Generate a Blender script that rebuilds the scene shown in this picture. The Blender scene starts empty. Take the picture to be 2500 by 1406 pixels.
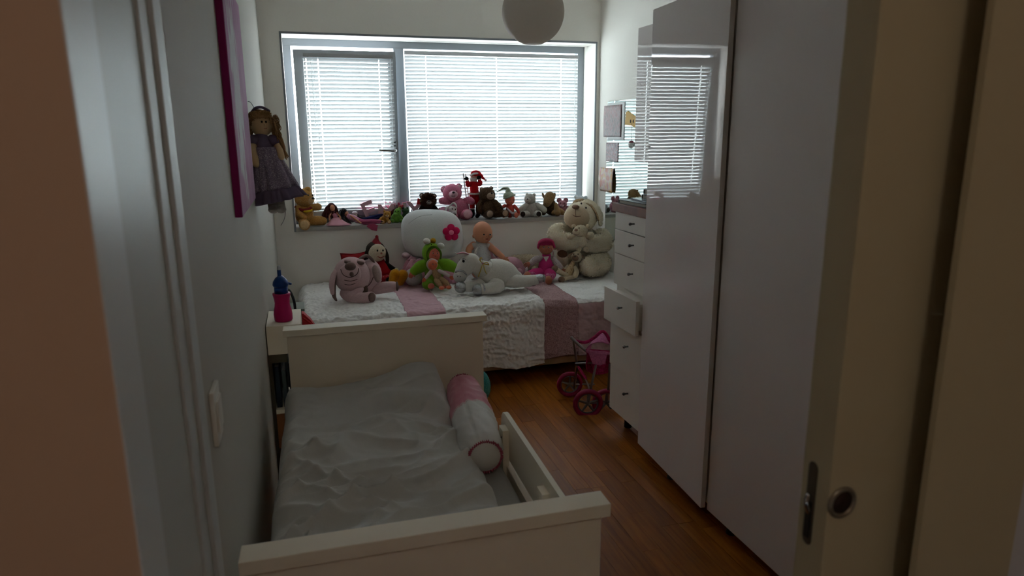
import bpy, bmesh, math, random
from mathutils import Vector, Matrix, Euler, noise

random.seed(7)
DEBUG = False
SC = bpy.context.scene
COL = SC.collection
R_ = math.radians

# ------------------------------------------------------------------ camera
FPX = 1667.0
CAM = Vector((0.0, 0.0, 1.5))
_y, _p, _r = R_(16.8), R_(12.8), R_(-0.42)
FWD = Vector((math.sin(_y) * math.cos(_p), math.cos(_y) * math.cos(_p), -math.sin(_p)))
_rt = Vector((math.cos(_y), -math.sin(_y), 0)); _up = _rt.cross(FWD)
RGT = _rt * math.cos(_r) + _up * math.sin(_r)
UPV = -_rt * math.sin(_r) + _up * math.cos(_r)
cd = bpy.data.cameras.new('camera'); cam = bpy.data.objects.new('camera', cd); COL.objects.link(cam)
cd.sensor_width = 36.0; cd.lens = 36.0 * FPX / 2500.0; cd.clip_start = 0.02
_m = Matrix((RGT, UPV, -FWD)).transposed().to_4x4(); _m.translation = CAM
cam.matrix_world = _m
cd.dof.use_dof = True; cd.dof.focus_distance = 4.3; cd.dof.aperture_fstop = 4.5
SC.camera = cam

# ------------------------------------------------------------------ world, light, exposure
wd = bpy.data.worlds.new('overcast_sky'); SC.world = wd; wd.use_nodes = True
bg = wd.node_tree.nodes['Background']
bg.inputs[0].default_value = (0.87, 0.95, 1.0, 1); bg.inputs[1].default_value = 8.6
hl = bpy.data.lights.new('hall_fill', 'POINT'); hl.energy = 3.3; hl.color = (1.0, 0.87, 0.74); hl.shadow_soft_size = 0.12  # unseen warm fill light, added to brighten the hall side of the doorway
hlo = bpy.data.objects.new('hall_fill', hl); hlo.location = (0.15, -0.75, 2.3); COL.objects.link(hlo)
vs = SC.view_settings
vs.view_transform = 'Standard'; vs.look = 'None'; vs.gamma = 1.0; vs.use_curve_mapping = False
vs.exposure = 0.88
SC.cycles.use_denoising = True; SC.cycles.use_adaptive_sampling = True; SC.cycles.adaptive_threshold = 0.025
SC.cycles.max_bounces = 9; SC.cycles.diffuse_bounces = 7; SC.cycles.glossy_bounces = 4; SC.cycles.transparent_max_bounces = 8; SC.cycles.transmission_bounces = 4

# ------------------------------------------------------------------ point helpers
def at(px, py, axis, val):
    d = FWD + RGT * ((px - 1250) / FPX) + UPV * ((703 - py) / FPX)
    i = 'XYZ'.index(axis)
    return CAM + d * ((val - CAM[i]) / d[i])

def proj(P):
    d = Vector(P) - CAM; z = d.dot(FWD)
    return 1250 + FPX * d.dot(RGT) / z, 703 - FPX * d.dot(UPV) / z

# ------------------------------------------------------------------ materials
def lin(h):
    if not isinstance(h, str): return tuple(h)
    h = h.lstrip('#'); o = []
    for i in (0, 2, 4):
        v = int(h[i:i + 2], 16) / 255
        o.append(v / 12.92 if v <= 0.04045 else ((v + 0.055) / 1.055) ** 2.4)
    return tuple(o)

_MC = {}
def mat(name, col, rough=0.85, metal=0.0, bump=0.0, bscale=60.0, var=0.0, vscale=8.0, coat=0.0, spec=0.4, sheen=0.0, col2=None, lo=0.45, hi=0.55, pat='noise', trans=0.0, bdist=0.01):
    """one procedural material: colour with noise variation or a two-colour pattern, plus noise relief"""
    if name in _MC: return _MC[name]
    m = bpy.data.materials.new(name); m.use_nodes = True
    nt = m.node_tree; b = nt.nodes['Principled BSDF']
    c = lin(col) + (1,)
    b.inputs['Base Color'].default_value = c; b.inputs['Roughness'].default_value = rough
    b.inputs['Metallic'].default_value = metal; b.inputs['Coat Weight'].default_value = coat
    b.inputs['Coat Roughness'].default_value = 0.04
    b.inputs['Specular IOR Level'].default_value = spec
    if sheen: b.inputs['Sheen Weight'].default_value = sheen
    tc = nt.nodes.new('ShaderNodeTexCoord')
    co = tc.outputs['Object']
    if var or col2:
        if pat == 'voronoi':
            n = nt.nodes.new('ShaderNodeTexVoronoi'); n.inputs['Scale'].default_value = vscale
            out = n.outputs['Distance']
        else:
            n = nt.nodes.new('ShaderNodeTexNoise'); n.inputs['Scale'].default_value = vscale; n.inputs['Detail'].default_value = 4
            out = n.outputs['Fac']
        nt.links.new(co, n.inputs['Vector'])
        r = nt.nodes.new('ShaderNodeValToRGB'); nt.links.new(out, r.inputs[0])
        if col2:
            r.color_ramp.elements[0].position = lo; r.color_ramp.elements[1].position = hi
            r.color_ramp.elements[0].color = c; r.color_ramp.elements[1].color = lin(col2) + (1,)
        else:
            r.color_ramp.elements[0].position = 0.3; r.color_ramp.elements[1].position = 0.7
            r.color_ramp.elements[0].color = tuple(x * (1 - var) for x in c[:3]) + (1,)
            r.color_ramp.elements[1].color = tuple(min(1, x * (1 + var)) for x in c[:3]) + (1,)
        nt.links.new(r.outputs[0], b.inputs['Base Color'])
    if bump:
        n2 = nt.nodes.new('ShaderNodeTexNoise'); n2.inputs['Scale'].default_value = bscale; n2.inputs['Detail'].default_value = 3
        nt.links.new(co, n2.inputs['Vector'])
        bp = nt.nodes.new('ShaderNodeBump'); bp.inputs['Strength'].default_value = bump; bp.inputs['Distance'].default_value = bdist
        nt.links.new(n2.outputs['Fac'], bp.inputs['Height']); nt.links.new(bp.outputs[0], b.inputs['Normal'])
    if trans:
        out = nt.nodes['Material Output']
        t = nt.nodes.new('ShaderNodeBsdfTranslucent'); t.inputs[0].default_value = c
        mx = nt.nodes.new('ShaderNodeMixShader'); mx.inputs[0].default_value = trans
        nt.links.new(b.outputs[0], mx.inputs[1]); nt.links.new(t.outputs[0], mx.inputs[2]); nt.links.new(mx.outputs[0], out.inputs[0])
    _MC[name] = m
    return m

def plush(name, col, s=0.6, var=0.12):           # toys are modelled in picture-scale units, so scales here are per unit
    return mat(name, col, rough=0.95, bump=0.22, bscale=0.9, var=var, vscale=0.25, spec=0.1, sheen=0.15)
def cloth(name, col, **k):
    return mat(name, col, rough=0.92, bump=0.15, bscale=1.2, spec=0.15, **k)

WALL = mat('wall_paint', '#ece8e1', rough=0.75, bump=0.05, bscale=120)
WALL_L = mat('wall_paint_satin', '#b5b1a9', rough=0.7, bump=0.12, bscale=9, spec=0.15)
HALLP = mat('hall_paint', '#c3a68e', rough=0.9, bump=0.05, bscale=80)
HALLW = mat('hall_white_daylit', '#c9ccd0', rough=0.85)  # white wall with the blue of hall daylight put into its colour
CEIL = mat('ceiling_paint', '#f3f1ec', rough=0.9)
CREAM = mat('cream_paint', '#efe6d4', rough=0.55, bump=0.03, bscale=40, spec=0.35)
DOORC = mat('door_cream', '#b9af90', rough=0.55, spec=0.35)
TRIM = mat('trim_white', '#d3dadd', rough=0.4, spec=0.45)
GLOSS = mat('gloss_white', '#e6dedc', rough=0.02, bump=0.02, bscale=5, spec=0.45)
MATTE = mat('matte_white', '#e4ddd5', rough=0.45, spec=0.4)
ALU = mat('aluminium', '#8a9096', rough=0.45, metal=0.3, bump=0.03, bscale=30)
STEEL = mat('steel', '#aeb0b2', rough=0.25, metal=1.0)
BLACK = mat('black_plastic', '#0c0c0d', rough=0.4)
DARK = mat('dark_void', '#14110f', rough=0.9)
BROWNTOP = mat('cherry_top', '#7c432c', rough=0.45, var=0.15, vscale=30)

# ------------------------------------------------------------------ object helpers
def link(name, me, m=None, parent=None, smooth=True):
    o = bpy.data.objects.new(name, me); COL.objects.link(o)
    if m is not None and not me.materials: me.materials.append(m)
    if smooth:
        for p in me.polygons: p.use_smooth = True
    if parent is not None: o.parent = parent
    return o

def tag(o, label, cat, group=None):
    o['label'] = label; o['category'] = cat
    if group: o['group'] = group
    return o

def struct(o): o['kind'] = 'structure'; return o
def stuff(o): o['kind'] = 'stuff'; return o

def thing(name, label, cat, loc=(0, 0, 0), rz=0.0, group=None, scale=1.0):
    o = bpy.data.objects.new(name, None); COL.objects.link(o); o.empty_display_size = 0.05
    o.location = loc; o.rotation_euler = (0, 0, rz); o.scale = (scale,) * 3
    return tag(o, label, cat, group)

def mesh(verts, faces, name='m'):
    me = bpy.data.meshes.new(name); me.from_pydata([tuple(v) for v in verts], [], faces); me.update(); return me

def box_mesh(boxes, bev=0.0):
    """boxes: list of (x0,x1,y0,y1,z0,z1)"""
    bm = bmesh.new()
    for b in boxes:
        v = [bm.verts.new((b[i], b[2 + j], b[4 + k])) for i in (0, 1) for j in (0, 1) for k in (0, 1)]
        for f in ((0, 1, 3, 2), (4, 6, 7, 5), (0, 4, 5, 1), (2, 3, 7, 6), (0, 2, 6, 4), (1, 5, 7, 3)):
            bm.faces.new([v[i] for i in f])
    if bev: bmesh.ops.bevel(bm, geom=list(bm.edges), offset=bev, segments=2, affect='EDGES', profile=0.7)
    bmesh.ops.recalc_face_normals(bm, faces=bm.faces)
    me = bpy.data.meshes.new('box'); bm.to_mesh(me); bm.free(); return me

def box(name, b, m, parent=None, bev=0.0):
    return link(name, box_mesh([b], bev), m, parent, smooth=False)

def lathe_mesh(prof, seg=32, axis='Z', c=(0, 0, 0)):
    vs, fs = [], []
    n = len(prof)
    for i in range(seg):
        a = 2 * math.pi * i / seg
        for r, h in prof:
            p = Vector((r * math.cos(a), r * math.sin(a), h))
            if axis == 'Y': p = Vector((p.x, p.z, p.y))
            if axis == 'X': p = Vector((p.z, p.y, p.x))
            vs.append(p + Vector(c))
    for i in range(seg):
        j = (i + 1) % seg
        for k in range(n - 1):
            fs.append((i * n + k, j * n + k, j * n + k + 1, i * n + k + 1))
    me = mesh(vs, fs); return clean(me)

def clean(me, d=1e-5):
    bm = bmesh.new(); bm.from_mesh(me)
    bmesh.ops.remove_doubles(bm, verts=bm.verts, dist=d)
    bmesh.ops.recalc_face_normals(bm, faces=bm.faces)
    bm.to_mesh(me); bm.free(); return me

def ell_geo(c, r, rot=None, seg=22, ring=14):
    vs, fs = [], []
    M = rot.to_matrix() if rot is not None else None
    def P(v):
        v = Vector((v[0] * r[0], v[1] * r[1], v[2] * r[2]))
        if M is not None: v = M @ v
        return v + Vector(c)
    vs.append(P((0, 0, 1)))
    for i in range(1, ring):
        t = math.pi * i / ring
        for j in range(seg):
            a = 2 * math.pi * j / seg
            vs.append(P((math.sin(t) * math.cos(a), math.sin(t) * math.sin(a), math.cos(t))))
    vs.append(P((0, 0, -1)))
    for j in range(seg): fs.append((0, 1 + j, 1 + (j + 1) % seg))
    for i in range(ring - 2):
        for j in range(seg):
            a = 1 + i * seg + j; b = 1 + i * seg + (j + 1) % seg
            fs.append((a, a + seg, b + seg, b))
    L = len(vs) - 1; s0 = 1 + (ring - 2) * seg
    for j in range(seg): fs.append((L, s0 + (j + 1) % seg, s0 + j))
    return vs, fs

def catmull(pts, n=6):
    P = [pts[0]] + list(pts) + [pts[-1]]; out = []
    for i in range(1, len(P) - 2):
        for k in range(n):
            t = k / n; p0, p1, p2, p3 = P[i - 1], P[i], P[i + 1], P[i + 2]
            out.append([0.5 * (2 * b + (c - a) * t + (2 * a - 5 * b + 4 * c - d) * t * t + (3 * b - a - 3 * c + d) * t ** 3) for a, b, c, d in zip(p0, p1, p2, p3)])
    out.append(list(pts[-1])); return out

def tube_geo(pts, seg=14, n=5, cap=True, flat=1.0, smooth=True):
    """pts: (x,y,z,r) ; rounded ends"""
    S = catmull([tuple(p) for p in pts], n) if smooth and len(pts) > 2 else [list(p) for p in pts]
    C = [Vector(s[:3]) for s in S]; Rr = [max(s[3], 1e-5) for s in S]
    rings = []
    T = []
    for i in range(len(C)):
        a = C[max(0, i - 1)]; b = C[min(len(C) - 1, i + 1)]
        t = (b - a); T.append(t.normalized() if t.length > 1e-9 else Vector((0, 0, 1)))
    if cap:
        h = 4
        for k in range(h, 0, -1):
            a = math.pi / 2 * k / (h + 0.15); rings.append((C[0] - T[0] * Rr[0] * math.sin(a), T[0], Rr[0] * math.cos(a)))
    for c, t, r in zip(C, T, Rr): rings.append((c, t, r))
    if cap:
        for k in range(1, h + 1):
            a = math.pi / 2 * k / (h + 0.15); rings.append((C[-1] + T[-1] * Rr[-1] * math.sin(a), T[-1], Rr[-1] * math.cos(a)))
    up = Vector((0, 0, 1)) if abs(T[0].z) < 0.9 else Vector((1, 0, 0))
    nrm = (up - T[0] * up.dot(T[0])).normalized()
    vs, fs = [], []
    for c, t, r in rings:
        nrm = (nrm - t * nrm.dot(t)); nrm = nrm.normalized() if nrm.length > 1e-6 else Vector((1, 0, 0))
        bn = t.cross(nrm)
        for j in range(seg):
            a = 2 * math.pi * j / seg
            vs.append(c + nrm * (r * math.cos(a) * flat) + bn * (r * math.sin(a)))
    for i in range(len(rings) - 1):
        for j in range(seg):
            a = i * seg + j; b = i * seg + (j + 1) % seg
            fs.append((a, b, b + seg, a + seg))
    fs.append(tuple(range(seg - 1, -1, -1))); k = (len(rings) - 1) * seg
    fs.append(tuple(k + j for j in range(seg)))
    return vs, fs

def tube(name, pts, m, parent=None, **k):
    return link(name, mesh(*tube_geo(pts, **k)), m, parent)

def joined(geos):
    V, F = [], []
    for v, f in geos:
        o = len(V); V += v; F += [tuple(i + o for i in q) for q in f]
    return V, F

def prism_mesh(poly, d0, d1, plane='XZ'):
    """polygon extruded; plane XZ -> extruded along Y, XY -> along Z, YZ -> along X"""
    def P(a, b, d):
        return {'XZ': (a, d, b), 'XY': (a, b, d), 'YZ': (d, a, b)}[plane]
    n = len(poly)
    vs = [P(a, b, d0) for a, b in poly] + [P(a, b, d1) for a, b in poly]
    fs = [tuple(range(n)), tuple(range(2 * n - 1, n - 1, -1))] + [(i, n + i, n + (i + 1) % n, (i + 1) % n) for i in range(n)]
    return clean(mesh(vs, fs), 1e-7)

def fur_mat(m):
    k = m.name + '_pile'
    if k in _MC: return _MC[k]
    c = m.node_tree.nodes['Principled BSDF'].inputs['Base Color'].default_value
    n = bpy.data.materials.new(k); n.use_nodes = True; nt = n.node_tree; b = nt.nodes['Principled BSDF']
    c2 = [min(.96, x ** .62) for x in c[:3]] + [1]
    b.inputs['Base Color'].default_value = c2; b.inputs['Roughness'].default_value = .95; b.inputs['Specular IOR Level'].default_value = .1
    t = nt.nodes.new('ShaderNodeBsdfTranslucent'); t.inputs[0].default_value = c2
    x = nt.nodes.new('ShaderNodeMixShader'); x.inputs[0].default_value = .5
    nt.links.new(b.outputs[0], x.inputs[1]); nt.links.new(t.outputs[0], x.inputs[2]); nt.links.new(x.outputs[0], nt.nodes['Material Output'].inputs[0])
    _MC[k] = n; return n

def fur(part, n, length, m, spread=0.45, width=0.24, droop=0.25):
    """short pile as thin blades over a part's surface"""
    me = part.data; me.calc_loop_triangles()
    tris = me.loop_triangles; V = me.vertices
    ar = [t.area for t in tris]; tot = sum(ar); acc = []; s = 0
    for a in ar: s += a; acc.append(s)
    import bisect
    vs, fs, nn = [], [], []
    for _ in range(n):
        t = tris[min(len(tris) - 1, bisect.bisect(acc, random.random() * tot))]
        a, b = random.random(), random.random()
        if a + b > 1: a, b = 1 - a, 1 - b
        p0, p1, p2 = (V[i].co for i in t.vertices)
        p = p0 + (p1 - p0) * a + (p2 - p0) * b
        nr = t.normal
        rv = Vector((random.uniform(-1, 1), random.uniform(-1, 1), random.uniform(-1, 1) - droop * 2))
        tg = rv - nr * rv.dot(nr); tg = tg.normalized() if tg.length > 1e-4 else Vector((1, 0, 0))
        d = (tg + nr * random.uniform(.25, 1.0) * (spread / .45)).normalized()
        side = tg.cross(nr).normalized()
        L = length * random.uniform(0.6, 1.2); w = length * width
        k = len(vs)
        vs += [p - side * w - nr * 0.1 * length, p + side * w - nr * 0.1 * length, p + d * L]
        fs.append((k, k + 1, k + 2)); nn += [nr, nr, (nr * 2 + d).normalized()]
    m = fur_mat(m)
    fm = mesh(vs, fs); o = link('fur', fm, m, part)
    try: fm.normals_split_custom_set_from_vertices([tuple(x) for x in nn])
    except Exception: pass
    return stuff(o)

# ------------------------------------------------------------------ THE SETTING
XL, XR, YB, YD = -0.20, 2.13, 4.80, 0.66      # left wall, right wall, window wall, door wall (hall side)
ZC = 2.6
floor = struct(box('floor', (-1.6, 2.4, -1.4, 5.1, -0.12, -0.008), mat('floor_base', '#1d0f06'), None))
def wood():
    m = bpy.data.materials.new('oak_strip'); m.use_nodes = True; nt = m.node_tree; b = nt.nodes['Principled BSDF']
    tc = nt.nodes.new('ShaderNodeTexCoord'); oi = nt.nodes.new('ShaderNodeObjectInfo')
    ad = nt.nodes.new('ShaderNodeVectorMath'); ad.operation = 'ADD'; nt.links.new(tc.outputs['Object'], ad.inputs[0])
    cb = nt.nodes.new('ShaderNodeCombineXYZ'); ml = nt.nodes.new('ShaderNodeMath'); ml.operation = 'MULTIPLY'; ml.inputs[1].default_value = 37
    nt.links.new(oi.outputs['Random'], ml.inputs[0]); nt.links.new(ml.outputs[0], cb.inputs[0]); nt.links.new(ml.outputs[0], cb.inputs[1]); nt.links.new(cb.outputs[0], ad.inputs[1])
    mp = nt.nodes.new('ShaderNodeMapping'); mp.inputs['Scale'].default_value = (55, 3.5, 10); nt.links.new(ad.outputs[0], mp.inputs[0])
    n = nt.nodes.new('ShaderNodeTexNoise'); n.inputs['Scale'].default_value = 1.0; n.inputs['Detail'].default_value = 6; n.inputs['Distortion'].default_value = 0.6
    nt.links.new(mp.outputs[0], n.inputs['Vector'])
    r = nt.nodes.new('ShaderNodeValToRGB'); r.color_ramp.elements[0].position = .25; r.color_ramp.elements[1].position = .75
    r.color_ramp.elements[0].color = lin('#8a4c18') + (1,); r.color_ramp.elements[1].color = lin('#b87428') + (1,)
    nt.links.new(n.outputs['Fac'], r.inputs[0])
    r2 = nt.nodes.new('ShaderNodeValToRGB'); r2.color_ramp.elements[0].color = (.62, .55, .46, 1); r2.color_ramp.elements[1].color = (1.08, 1.04, .95, 1)
    nt.links.new(oi.outputs['Random'], r2.inputs[0])
    mx = nt.nodes.new('ShaderNodeMix'); mx.data_type = 'RGBA'; mx.blend_type = 'MULTIPLY'; mx.inputs['Factor'].default_value = 1
    nt.links.new(r.outputs[0], mx.inputs['A']); nt.links.new(r2.outputs[0], mx.inputs['B'])
    nt.links.new(mx.outputs['Result'], b.inputs['Base Color'])
    b.inputs['Roughness'].default_value = 0.38; b.inputs['Specular IOR Level'].default_value = 0.28
    return m
WOOD = wood()
PW = 0.072
plank_meshes = {}
for L in (0.36, 0.48, 0.60, 0.74):
    plank_meshes[L] = box_mesh([(-PW / 2 + .0004, PW / 2 - .0004, -L / 2 + .0004, L / 2 - .0004, -0.008, 0)], 0.0006); plank_meshes[L].materials.append(WOOD)
x = XL + PW / 2
while x < XR:
    y = 0.80 - random.uniform(0, 0.4)
    while y < YB - 0.9 if x < 1.2 else y < YB:
        L = random.choice((0.36, 0.48, 0.60, 0.74))
        o = bpy.data.objects.new('plank', plank_meshes[L]); COL.objects.link(o); o.parent = floor
        o.location = (x, y + L / 2, 0); y += L
    x += PW

struct(box('ceiling', (-1.6, 2.4, -1.4, 5.1, ZC, ZC + .1), CEIL))
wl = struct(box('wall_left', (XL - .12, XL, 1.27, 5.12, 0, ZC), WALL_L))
struct(box('wall_right', (XR, XR + .12, .85, 5.12, 0, ZC), WALL))
WX0, WX1, WZ0, WZ1 = -0.067, 2.097, 0.885, 2.125
struct(link('wall_back', box_mesh([(XL, WX0, YB, 5.12, 0, ZC), (WX1, XR, YB, 5.12, 0, ZC), (WX0, WX1, YB, 5.12, 0, WZ0 - .025), (WX0, WX1, YB, 5.12, WZ1, ZC)]), WALL, None, False))
# door wall with its opening and the pocket for the sliding door
OX0, OX1 = -0.174, 0.80
struct(link('wall_front', box_mesh([(-1.6, OX0 - .0015, YD, YD + .095, 0, ZC), (OX0 - .0015, OX1, YD, YD + .19, 2.06, ZC)]), HALLP, None, False))
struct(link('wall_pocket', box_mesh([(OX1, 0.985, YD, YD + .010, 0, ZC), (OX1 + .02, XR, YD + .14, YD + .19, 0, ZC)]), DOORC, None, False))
struct(box('wall_hall', (0.985, 2.4, YD + .01, YD + .10, 0, ZC), HALLW))
struct(box('wall_hall_rear', (-1.6, 2.4, -1.5, -1.4, 0, ZC), HALLP))
struct(box('wall_hall_left', (-1.7, -1.6, -1.4, YD, 0, ZC), HALLP))
struct(box('wall_hall_right', (2.3, 2.4, -1.4, YD, 0, ZC), HALLP))
# jamb on the closing side, its recess and the ribbed moulding that follows
jt = struct(box('trim_1', (OX0 - .0015, OX0, YD - .0005, YD + .095, 0, 2.06), TRIM, None))
struct(link('trim_2', box_mesh([(XL - .12, -0.19, YD + .095, 0.985, 0, ZC), (XL - .12, XL + .001, .985, 1.28, 0, ZC)]), mat('jamb_grey', '#bfc3c0', rough=.45), None, False))
t3 = thing('trim_3', 'white ribbed moulding beside the doorway', 'moulding'); del t3['category']; del t3['label']; struct(t3)
for (y0_, y1_, px_) in ((.998, 1.022, .003), (1.075, 1.128, .006), (1.172, 1.222, .008)):
    box('moulding_rib', (XL, XL + px_, y0_, y1_, 0, 2.55), mat('moulding_white', '#c2c5c5', rough=.5, spec=.3), t3, .0025)
# sliding pocket door: leaf, edge latch, round finger pull
d1 = thing('door_1', 'x', 'door'); del d1['category']; del d1['label']; struct(d1)
DX, DY0, DY1 = 0.686, 0.715, 0.772
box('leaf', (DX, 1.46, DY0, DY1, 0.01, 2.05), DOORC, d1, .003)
LY = .750; LZ1, LZ0 = at(1983, 1128, 'Y', LY).z, at(1966, 1328, 'Y', LY).z; LM = (LZ0 + LZ1) / 2
lp = tube('latch_plate', [(DX - .0005, 0, LZ0 + .010, .010), (DX - .0005, 0, LZ1 - .010, .010)], mat('latch_metal', '#5f574c', rough=.4, metal=.8), d1, smooth=False, flat=1.0)
for v in lp.data.vertices:
    v.co.y = LY + v.co.y; v.co.x = DX + (v.co.x - DX) * 0.12
tube('latch_hook', [(DX - .001, LY, LM - .012, .005), (DX - .007, LY, LM + .002, .0045), (DX - .005, LY, LM + .014, .0035)], STEEL, d1)
box('latch_slot', (DX - .0030, DX + .001, LY - .005, LY + .005, LM - .055, LM + .004), BLACK, d1, .001)
PLX, PLZ = at(2055, 1226, 'Y', DY0).x, at(2055, 1226, 'Y', DY0).z
link('finger_pull', lathe_mesh([(.0, -.0005), (.0175, -.0005), (.0185, -.004), (.022, -.0045), (.0245, -.002), (.025, .0005)], 40, 'Y', (PLX, DY0, PLZ)), mat('pull_ring', '#8d8676', rough=.35, metal=.6), d1)
link('pull_recess', lathe_mesh([(0, -.0012), (.0172, -.0012), (.0176, .0)], 32, 'Y', (PLX, DY0, PLZ)), mat('pull_inside', '#3a2a24', rough=.4, metal=.5), d1)

# ---- window
w1 = thing('window_1', 'x', 'window'); del w1['category']; del w1['label']; struct(w1)
FY0, FY1 = 5.02, 5.09
MX0, MX1 = 0.665, 0.735
box('sill', (WX0, WX1, YB - .012, 5.05, WZ0 - .025, WZ0), mat('sill_stone', '#a8a49f', rough=.5, var=.05, vscale=20), w1, .002)
box('frame_top', (WX0, WX1, FY0, FY1, WZ1 - .048, WZ1), ALU, w1, .002)
box('frame_bottom', (WX0, WX1, FY0, FY1, WZ0, WZ0 + .055), ALU, w1, .002)
box('frame_side', (WX0, WX0 + .05, FY0, FY1, WZ0 + .055, WZ1 - .048), ALU, w1, .002)
box('frame_side', (WX1 - .05, WX1, FY0, FY1, WZ0 + .055, WZ1 - .048), ALU, w1, .002)
box('mullion', (MX0, MX1, FY0 - .005, FY1, WZ0 + .055, WZ1 - .048), ALU, w1, .002)
for nm_, b_ in (('reveal_edge', (WX0 - .012, WX0 + .001, YB - .003, YB + .002, WZ0 - .025, WZ1 + .012)), ('reveal_edge', (WX1 - .001, WX1 + .010, YB - .003, YB + .002, WZ0 - .025, WZ1 + .012)), ('reveal_edge', (WX0, WX1, YB - .003, YB + .002, WZ1 - .001, WZ1 + .012))):
    box(nm_, b_, ALU, w1)
def glassmat():
    m = bpy.data.materials.new('window_glass'); m.use_nodes = True; nt = m.node_tree
    nt.nodes.remove(nt.nodes['Principled BSDF']); o = nt.nodes['Material Output']
    a = nt.nodes.new('ShaderNodeBsdfTransparent'); a.inputs[0].default_value = (.93, .96, .95, 1)
    g = nt.nodes.new('ShaderNodeBsdfGlossy'); g.inputs['Roughness'].default_value = 0.02
    x = nt.nodes.new('ShaderNodeMixShader'); x.inputs[0].default_value = 0.10
    nt.links.new(a.outputs[0], x.inputs[1]); nt.links.new(g.outputs[0], x.inputs[2]); nt.links.new(x.outputs[0], o.inputs[0]); return m
GLASS = glassmat()
box('pane', (MX1, WX1 - .05, 5.055, 5.061, WZ0 + .055, WZ1 - .048), GLASS, w1)
# tilted sash (leans into the room at the top)
TILT = R_(4.6)
SX0, SX1, SH = -0.004, 0.662, 1.112
sash = link('sash', box_mesh([(SX0, SX0 + .062, -.02, .03, 0, SH), (SX1 - .055, SX1, -.02, .03, 0, SH), (SX0 + .062, SX1 - .055, -.02, .03, 0, .06), (SX0 + .062, SX1 - .055, -.02, .03, SH - .055, SH)]), mat('sash_metal', '#a9aeb3', rough=.45, metal=.2), w1, False)
sash.location = (0, 5.0, WZ0 + .05); sash.rotation_euler = (TILT, 0, 0)
box('pane', (SX0 + .06, SX1 - .053, .004, .010, .058, SH - .053), GLASS, sash)
hz = 0.455
tube('handle_plate', [(SX1 - .026, -.022, hz - .035, .013), (SX1 - .026, -.022, hz + .045, .013)], STEEL, sash, smooth=False, flat=.5)
tube('handle_cap', [(SX1 - .026, -.028, hz + .038, .0135), (SX1 - .026, -.028, hz + .052, .0135)], BLACK, sash, smooth=False)
tube('handle', [(SX1 - .026, -.02, hz, .010), (SX1 - .026, -.055, hz, .010), (SX1 - .05, -.062, hz, .0095), (SX1 - .135, -.062, hz + .004, .0075)], STEEL, sash)

# ---- venetian blinds
def slatmat():
    m = bpy.data.materials.new('slat_white'); m.use_nodes = True; nt = m.node_tree
    nt.nodes.remove(nt.nodes['Principled BSDF']); o = nt.nodes['Material Output']
    d = nt.nodes.new('ShaderNodeBsdfDiffuse'); d.inputs[0].default_value = (.45, .45, .455, 1)
    t = nt.nodes.new('ShaderNodeBsdfTranslucent'); t.inputs[0].default_value = (.80, .82, .84, 1)
    x = nt.nodes.new('ShaderNodeMixShader'); x.inputs[0].default_value = 0.10
    nt.links.new(d.outputs[0], x.inputs[1]); nt.links.new(t.outputs[0], x.inputs[2]); nt.links.new(x.outputs[0], o.inputs[0]); return m
SLAT = slatmat()
CORD = mat('blind_cord', '#f2f4f5', rough=.7, trans=.6)
CLEAR = mat('blind_wand', '#f2f5f6', rough=.2, spec=.4, trans=.7)
def slat_mesh(x0, x1, holes, tilt):
    w, nseg, sag = 0.0255, 6, 0.0028
    xs = [x0] + [v for h in holes for v in (h - .0032, h + .0032)] + [x1]
    vs, fs = [], []
    cs = []
    for i in range(nseg + 1):
        u = (i / nseg - .5); a = u * w; b = sag * (1 - 4 * u * u)
        # chord tilted: room-side edge up
        cs.append((a * math.cos(tilt) - b * math.sin(tilt), -a * math.sin(tilt) - b * math.cos(tilt) * 1.0 + b * 2 * 0))
    for xx in xs:
        for (cy, cz) in cs: vs.append((xx, cy, cz))
    n = nseg + 1
    for k in range(len(xs) - 1):
        hole = any(abs((xs[k] + xs[k + 1]) / 2 - h) < .001 for h in holes)
        for i in range(nseg):
            if hole and 1 <= i <= 4: continue
            fs.append((k * n + i, (k + 1) * n + i, (k + 1) * n + i + 1, k * n + i + 1))
    return mesh(vs, fs)
def blind(root, x0, x1, ztop, zbot, pitch, holes, tilt, headmat):
    link('headrail', box_mesh([(x0, x1, -.014, .014, ztop, ztop + .026)], .002), headmat, root, False)
    sm = slat_mesh(x0, x1, holes, tilt); sm.materials.append(SLAT)
    for p in sm.polygons: p.use_smooth = True
    z = ztop - .016; k = 0
    while z > zbot + .02:
        o = bpy.data.objects.new('slat', sm); COL.objects.link(o); o.parent = root
        o.location = (0, 0, z); o.rotation_euler = (R_(random.uniform(-2.2, 2.2)), R_(random.uniform(-.05, .05)), 0)
        z -= pitch; k += 1
    link('bottom_rail', box_mesh([(x0, x1, -.010, .010, zbot, zbot + .012)], .002), SLAT, root, False)
    for h in holes:
        for s in (-1, 1):
            tube('ladder_cord', [(h + .001, s * .0145, zbot + .006, .0007), (h + .001, s * .0145, ztop, .0007)], CORD, root, smooth=False, seg=6)
bl = thing('venetian_blind', 'narrower white venetian blind hanging on the tilted sash beside the window handle', 'blind', (0, 5.0, WZ0 + .05), 0, 'white venetian blinds')
bl.rotation_euler = (TILT, 0, 0)
for c in (): pass
blind(bl, 0.058, 0.640, 1.064, 0.035, 0.0262, (0.075, 0.150, 0.545, 0.622), R_(57.5), SLAT)
for ch in bl.children: ch.location.y -= .042
tube('pull_cord', [(.118, -.062, 1.05, .0012), (.122, -.064, .80, .0012), (.128, -.064, .55, .0012)], CORD, bl, seg=6)
tube('cord_pull', [(.128, -.064, .55, .003), (.128, -.064, .525, .0045)], CLEAR, bl, smooth=False, seg=8)
tube('tilt_wand', [(.105, -.064, 1.045, .0025), (.108, -.066, .62, .0025)], CLEAR, bl, seg=8)
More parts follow.
